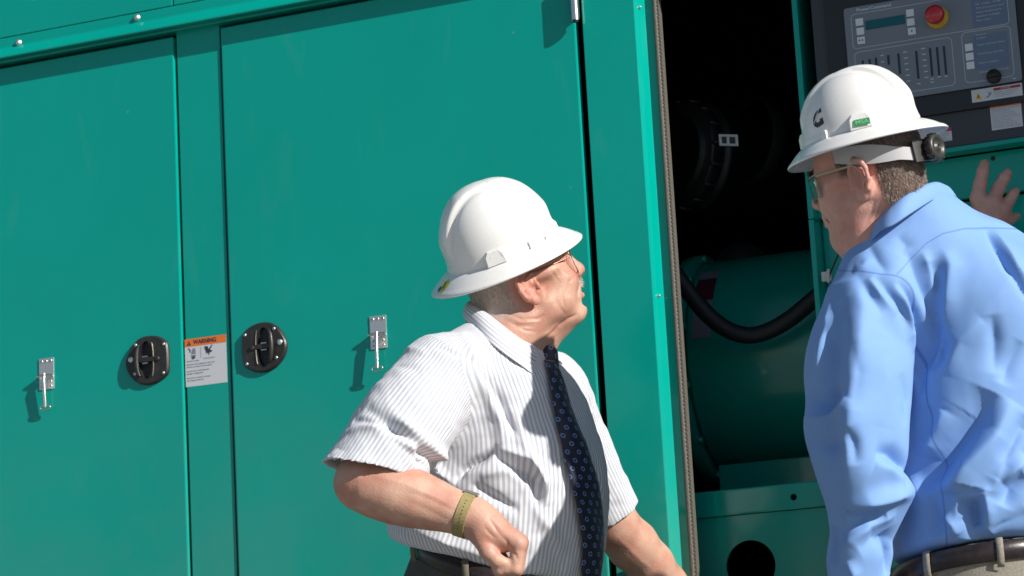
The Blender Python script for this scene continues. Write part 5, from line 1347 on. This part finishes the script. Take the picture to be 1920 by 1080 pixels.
def _cutB(p):
    u,v,ru,rv = LB.uv(p); a_ = _lfB(p); b_ = (zwB-.02*(v/rv)+.002*np.sin(u*55)) - p[:,2]; h = np.maximum(.024-np.abs(a_-b_),0)/.024; return np.maximum(a_,b_)+h*h*.024*.25
_lpB.f = _cutB
ykB = [cone(P(1658,500,dB-.03), P(1708,432,dB+.0), .058, .066, .04), cone(P(1702,440,dB+.01), P(1626,566,dB-.045), .068, .066, .05), cone(P(1736,424,dB+.02), P(1975,545,dB+.14), .060,.068,.05), cone(P(1735,465,dB+.0), P(1860,560,dB-.02), .06,.09,.06), ell(P(1655,570,dB-.06),(.060,.060,.060),None,.05)]
arR = [cone(SRb, ERb, .080,.070,.03), cone(ERb, ERb+(WRb-ERb)*.92, .068,.048,.03)]
VX = .0032
holB = [cone(fB.p(-.02,0,-.01), P(1694,418,dB+.0), .056,.050,.006,'s')]
V, F = nets([_lpB]+ykB+[sprim]+arR+holB, VX); V = relax(V, F, 2, .5)
dT = np.minimum(_lfB(V), np.minimum(ykB[1].f(V)+.0, ykB[4].f(V)+.01)); dS = sprim.f(V)
smk = np.minimum((V-P(1655,520,dB-.12))@nrm(cdir(-.12,-1,.0)) , _lfB(V)-dS+.004)
# the seam of the armhole runs over the shoulder and down beside the back
s1 = (V-P(1603,508,dB-.1))@nrm(cdir(-.10,-.98,.0)); s2 = (P(1724,600,dB-.1)-V)@nrm(cdir(.97,.12,.0))
k_ = .045; hh = np.maximum(k_-np.abs(s1-s2),0)/k_; msk = np.minimum(s1,s2)-hh*hh*k_*.25
mask = np.where((V@CZ) > (P(1650,700,dB+.10)@CZ), np.clip(msk,-.05,.05), -.05)
y1, y2, y3 = P(1690,488,dB-.12), P(1850,430,dB-.02), P(1915,428,dB+.02)
# yoke seam: curve on the back described by a height that depends on sideways position
xx = (V-CAM)@CX; tt = np.array([1600,1660,1690,1720,1750,1790,1850,1925,2050]); yy_ = np.array([560,520,490,458,440,431,429,430,440])
w3 = [P(a_,b_,dB+.0+(a_-1700)*.0004)-CAM for a_,b_ in zip(tt,yy_)]
yoke = ((V-CAM)@CY) - np.interp(xx, [q@CX for q in w3], [q@CY for q in w3]); yoke = np.where((V@CZ) > (P(1800,450,dB+.10)@CZ), np.clip(yoke,-.05,.05), .05)
yoke = np.where(mask > 0, .05, yoke)
N = vnormals(V, F); foB = Folds(V, F)
foldsB = [
 ([(1612,500),(1616,580),(1608,660),(1598,740),(1592,800),(1592,860),(1592,930),(1588,980)], .010, .018),
 ([(1575,560),(1566,640),(1556,710),(1552,780),(1560,860),(1566,930)], -.010, .020),
 ([(1555,560),(1545,620),(1534,680),(1530,720)], .007, .008), ([(1545,600),(1552,650),(1545,720)], -.006,.008),
 ([(1508,786),(1540,784),(1575,765),(1590,745)], .010, .009), ([(1515,745),(1545,752),(1580,730)], -.008, .010),
 ([(1520,820),(1550,840),(1585,830)], -.007, .013),
 ([(1606,512),(1628,550),(1656,590)], -.008, .010), ([(1638,517),(1668,552),(1698,590),(1712,625)], -.011, .011), ([(1628,520),(1650,550),(1685,590)], .008, .007),
 ([(1682,528),(1708,556),(1722,590),(1728,640),(1728,690)], -.016, .009), ([(1676,535),(1700,565),(1712,600),(1716,660)], .010, .010),
 ([(1640,848),(1675,854),(1700,872),(1716,905)], -.015, .012), ([(1640,870),(1670,880),(1695,905)], .007, .014),
 ([(1588,955),(1630,938),(1680,925),(1720,915)], .015, .012), ([(1588,972),(1615,974),(1645,968),(1660,960)], -.016, .011),
 ([(1570,1060),(1590,1020),(1630,985),(1680,965)], .010, .010), ([(1610,1030),(1640,1010),(1675,1010),(1690,1030)], -.008, .016), ([(1560,985),(1552,1020),(1562,1060)], -.008,.012),
 ([(1660,1000),(1672,1040),(1665,1080)], -.012,.012), ([(1590,1050),(1600,1075),(1596,1100)], .008,.008),
 ([(1600,640),(1610,700),(1600,770)], -.005,.010), ([(1650,640),(1660,720),(1650,800)], .003,.018), ([(1690,700),(1700,750),(1698,800)], -.004,.010),
 ([(1590,800),(1600,830),(1605,870)], -.010,.009),
 # back
 ([(1702,472),(1722,515),(1740,560),(1750,600)], -.012, .011), ([(1728,470),(1745,510),(1752,560)], .008,.009), ([(1743,490),(1757,530),(1757,580)], -.010, .010),
 ([(1766,465),(1782,500),(1775,560),(1762,610)], .009,.014), ([(1757,560),(1754,610),(1746,650),(1726,700),(1722,740)], -.017, .009), ([(1770,620),(1762,665),(1745,695)], -.012, .008),
 ([(1842,600),(1800,640),(1770,700)], .005, .012), ([(1860,590),(1866,640),(1866,700)], -.007, .012), ([(1915,640),(1890,690),(1880,720)], -.006,.012),
 ([(1848,432),(1868,462),(1892,502),(1922,545),(1950,600)], -.014, .006), ([(1858,428),(1880,462),(1905,502),(1935,545)], .010, .009),
 ([(1862,735),(1838,790),(1795,838),(1755,878),(1715,915)], -.030, .026), ([(1895,750),(1862,815),(1812,870),(1790,905),(1792,925)], .024, .024), ([(1770,770),(1745,820),(1735,860)], .010,.018),
 ([(1745,760),(1742,800),(1732,830)], -.008,.016),
 ([(1795,945),(1825,950),(1830,985),(1822,1012)], -.018, .014), ([(1785,925),(1820,930),(1845,925),(1850,960),(1845,1000)], .012, .010), ([(1765,965),(1785,985),(1795,1005)], .008,.008), ([(1740,930),(1750,970),(1760,1005)], -.008,.016),
 ([(1925,780),(1890,850),(1870,900)], -.010,.014), ([(1925,860),(1900,880),(1880,905)], .012,.012), ([(1920,890),(1895,915),(1880,950)], -.010,.012), ([(1925,810),(1880,870),(1855,930)], .009,.014),
 ([(1925,960),(1885,985),(1860,1000)], -.006,.012),
 ([(1622,450),(1644,486),(1664,512)], -.006,.010), ([(1630,480),(1618,500),(1600,505)], .004,.008), ([(1680,440),(1700,460),(1690,480)], -.004,.010),
]
V = foB.apply(V, N, [(a_, b_*(1.5 if c_ > .0115 else 1.2), c_*1.25) for a_,b_,c_ in foldsB], .55)
V = V + N*(.0016*wobble(V, 12, 21) + .0004*wobble(V*np.array([1,1,.5]), 45, 22) + .0002*wobble(V, 160, 23))[:,None]
shirtB = mesh_np('shirt', V, F, M_blue, manB, attrs={'mask': mask, 'yoke': yoke})
tp = [(1622,448,-.02),(1634,425,-.045),(1650,404,-.068),(1673,380,-.082),(1706,355,-.075),(1751,337,-.030),(1776,346,.02),(1786,362,.07)]
inn = [(1628,455,-.012),(1640,436,-.040),(1655,416,-.062),(1676,394,-.075),(1705,370,-.068),(1744,352,-.024),(1764,360,.02),(1772,372,.06)]
lw = [(1612,470,-.035),(1634,452,-.072),(1652,434,-.100),(1675,424,-.110),(1706,404,-.100),(1757,373,-.046),(1790,368,.01),(1800,385,.07)]
mid = [tuple(.5*(np.array(a_)+np.array(b__))+np.array([-2,-3,-.006])) for a_, b__ in zip(tp, lw)]
collar('collar', [[P(x,y,dB+d) for x,y,d in inn], [P(x,y,dB+d) for x,y,d in tp], [P(x,y,dB+d) for x,y,d in mid], [P(x,y,dB+d) for x,y,d in lw]], M_blue, shirtB)
# ---------------- belt and trousers
trB = [(P(1880,975,dB+.06),.170,.130),(P(1880,1035,dB+.06),.203,.155),(P(1882,1120,dB+.06),.206,.160),(P(1884,1230,dB+.06),.21,.17),(P(1886,1330,dB+.06),.20,.15)]
LTB = Loft(trB, FYB); hb = np.array([LTB.tx[0], LTB.ty[0], LTB.tz[0]]); legsB = []
for s_ in (-1,1):
    h = hb + LTB.sx*s_*.10 + np.array([0,0,.02]); a_ = np.array([hb[0],hb[1],.09]) + LTB.sx*s_*.14; legsB.append((h,(h+a_)/2+LTB.fx*.02,a_))
zwt = zwB-.006
pants(LTB, LTB.fx, zwt, -.02, legsB, M_trB, manB)
for l in legsB: shoe(l[2], LTB.fx, manB)
belt_ring(LTB, zwt-.018, -.02, .003, .033, 'belt', M_belt, manB)
for ph in (3.14,-2.45,2.42,1.72,-1.6,-.5,.5):
    pts = []; b = MB()
    for h_, o_ in ((.022,.004),(.018,.011),(0,.012),(-.020,.011),(-.028,.004)):
        q = LTB.surf(zwt-.018-.02*math.cos(ph), ph, o_); q[2] += h_; pts.append(q)
    tx = nrm(np.cross(pts[2]-np.array([*LTB.c[1][:2],pts[2][2]]), [0,0,1.]))
    b.add([p+tx*s_*.006 for p in pts for s_ in (-1,1)], [(2*i,2*i+1,2*i+3,2*i+2) for i in range(4)], 0, True)
    bl = b.build('belt_loop', M_trB, manB); md = bl.modifiers.new('s','SOLIDIFY'); md.thickness=.002
# ---------------- hat, band, knob
hB = Frame(fB.p(-.012,0,.086), nrm(fB.x), nrm(fB.z), .93)
hatB, sfB, bvhB = hard_hat(hB, manB, 'white full brim hard hat with a dark emblem and a small green label', hs=.89)
M_emb = mat('emblem_dark', (.022,.016,.012), .35, noise=(120,(.05,.045,.05),.4,.7)); M_mg = mat('label_green', (.03,.30,.09), .4); M_mg2 = mat('label_green_pale', (.22,.55,.28), .4)
c, n_ = ray_hit(bvhB, 1533, 222); n_ = n_ if n_@CZ > 0 else -n_
k = .0122/13
C1 = [(12,16),(-1,14),(-9,8),(-13,0),(-13,-8),(-9,-14),(-1,-17),(12,-16),(12,-4),(5,-4),(5,-8),(0,-9),(-4,-6),(-5,0),(-3,5),(2,8),(6,7),(12,8)]
tri = [([(12,16),(3,15),(1,8),(12,7)],0,1),([(3,15),(-5,12),(-4,3),(1,8)],0,1),([(-5,12),(-11,5),(-13,-2),(-6,-1),(-4,3)],0,1),([(-13,-2),(-12,-10),(-4,-7),(-6,-1)],0,1),([(-12,-10),(-6,-16),(1,-8),(-4,-7)],0,1),([(-6,-16),(1,-17),(12,-16),(12,-4),(5,-4),(4,-8),(1,-8)],0,1),([(9,17),(11,17),(-9,-6),(-11,-5)],1,2)]
d = decal(bvhB, c, n_, cdir(1,.16,0), [([(u*k,v*k) for u,v in p], m, q) for p,m,q in tri])
d.build('emblem', [M_emb, M_hat], hatB, recalc=False)
lugs = [o for o in COL.objects if o.parent == hatB]
def lug_hit(px, py, hat):
    best = None
    for o in [hat]+[q for q in COL.objects if q.parent == hat]:
        bm = bmesh.new(); bm.from_mesh(o.data); bv = BVHTree.FromBMesh(bm); h = bv.ray_cast(Vector(CAM), Vector(ray(px,py))); bm.free()
        if h[0] is not None and (best is None or h[3] < best[2]): best = (np.array(h[0]), np.array(h[1]), h[3])
    n = best[1] if best[1]@CZ > 0 else -best[1]; return best[0], n
c, n_ = lug_hit(1616, 229, hatB); tx = nrm(hB.x*-1 - np.dot(-hB.x,n_)*n_); ty = np.cross(n_,tx)
b = MB(); b.add([c+tx*a_+ty*b_+n_*.0016 for a_,b_ in ((-.0135,-.0055),(.0135,-.0055),(.0135,.0055),(-.0135,.0055))], [(0,1,2,3)], 0)
Vt, Ft = text_geo('MSA', .0095, c-tx*.0112+n_*.0021, tx, ty, np.zeros(3), .0002, 'LEFT', .0225); b.add(Vt, Ft, 1)
b.build('maker_label', [M_mg, M_mg2], hatB, recalc=False)
M_band = mat('band_grey_white', (.42,.42,.43), .5); M_rat = mat('ratchet_grey', (.035,.033,.030), .38)
band(hB, 'suspension_band', math.radians(70), math.radians(152), .108, .0905, lambda t: -.036-.030*t, lambda t: .024+.012*math.sin(math.pi*min(t*1.3,1)), .0022, M_band, hatB)
band(hB, 'ratchet_housing', math.radians(150), math.radians(206), .109, .0915, lambda t: -.062, lambda t: .040, .007, M_rat, hatB)
kc = hB.p(-.121, .010, -.062); b = MB(); pr = [(.012,-.004),(.022,-.002),(.0235,.002),(.0235,.010),(.021,.0135),(.0145,.014),(.0135,.011),(.008,.011),(.0065,.0145),(.004,.0145),(.0035,.008),(0,.008)]
kax = nrm(-hB.x + hB.y*.22); b.lathe(kc, kax, pr, 36, 0)
for i in range(14):
    t = 2*math.pi*i/14; a_ = nrm(np.cross(kax,hB.z)); b2 = np.cross(kax,a_); b.tube([kc+(a_*math.cos(t)+b2*math.sin(t))*.0232+kax*.0, kc+(a_*math.cos(t)+b2*math.sin(t))*.0232+kax*.011], .0022, 6, 0)
b.build('ratchet_knob', M_rat, hatB)
# ---------------- safety glasses
M_arm = mat('glasses_arm', (.42,.36,.27), .3)
def lensstrip(f, s_, par):
    V = []; n = 10
    for i in range(n+1):
        y = s_*(.004+.062*i/n); x = (.112 - .55*(abs(y)**2)/.06*1.0)*.93+.004
        for z in (.030,.018,.004,-.010,-.016+.008*abs(i/n-.4)): V.append(f.p(x+.001*math.sin(z*60), y, z))
    F = [(i*5+j,(i+1)*5+j,(i+1)*5+j+1,i*5+j+1) for i in range(n) for j in range(4)]
    b = MB(); b.add(V, F, 0, True); o = b.build('lens', M_lens2, par); md = o.modifiers.new('s','SOLIDIFY'); md.thickness = .002
    return V
b = MB()
for s_ in (-1,1): b.tube([fB.p(.112*.93+.0045-.55*(abs(y)**2)/.06*.93, y, .0305) for y in [s_*(.003+.063*i/10) for i in range(11)]], .0017, 8)
for s_ in (-1,1):
    pts = [fB.p(.072, s_*.067, .028), fB.p(.055, s_*.074, .028), fB.p(.02, s_*.082, .027), fB.p(-.005, s_*.087, .026), fB.p(-.028, s_*.088, .012)]
    b.tube(pts, [.0032,.0028,.0024,.0022,.0020], 8)
gl = b.build('glasses_frame', M_arm, manB)
for s_ in (-1,1): lensstrip(fB, s_, gl)
bvb2 = BVHTree.FromPolygons([Vector(q) for q in VB], [tuple(q) for q in FB_.tolist()])
M_h2b = mat('hair_ash', (.24,.195,.16), .6)
def tB(l, r):
    x,y,z = l
    if z > .098 or z < -.058+.012*r.random()-.01*max(0,-x-.04)/.05: return False
    if x > .035: return False
    if x > .006: return z > .015 and x < .03
    if x > -.038: return z > .036 
    return r.random() < np.clip((z+.085)/.035, .1, 1)
hair_on(fB, bvb2, tB, 17000, .0060, .00022, [M_h4,M_h4,M_h2,M_h2,M_h2b,M_h1], manB, 'hair', seed=9, lift=.22, flow=(-.35,0,-1), jit=.12)
brows(fB, bvb2, .036, [M_h3,M_h4], manB)
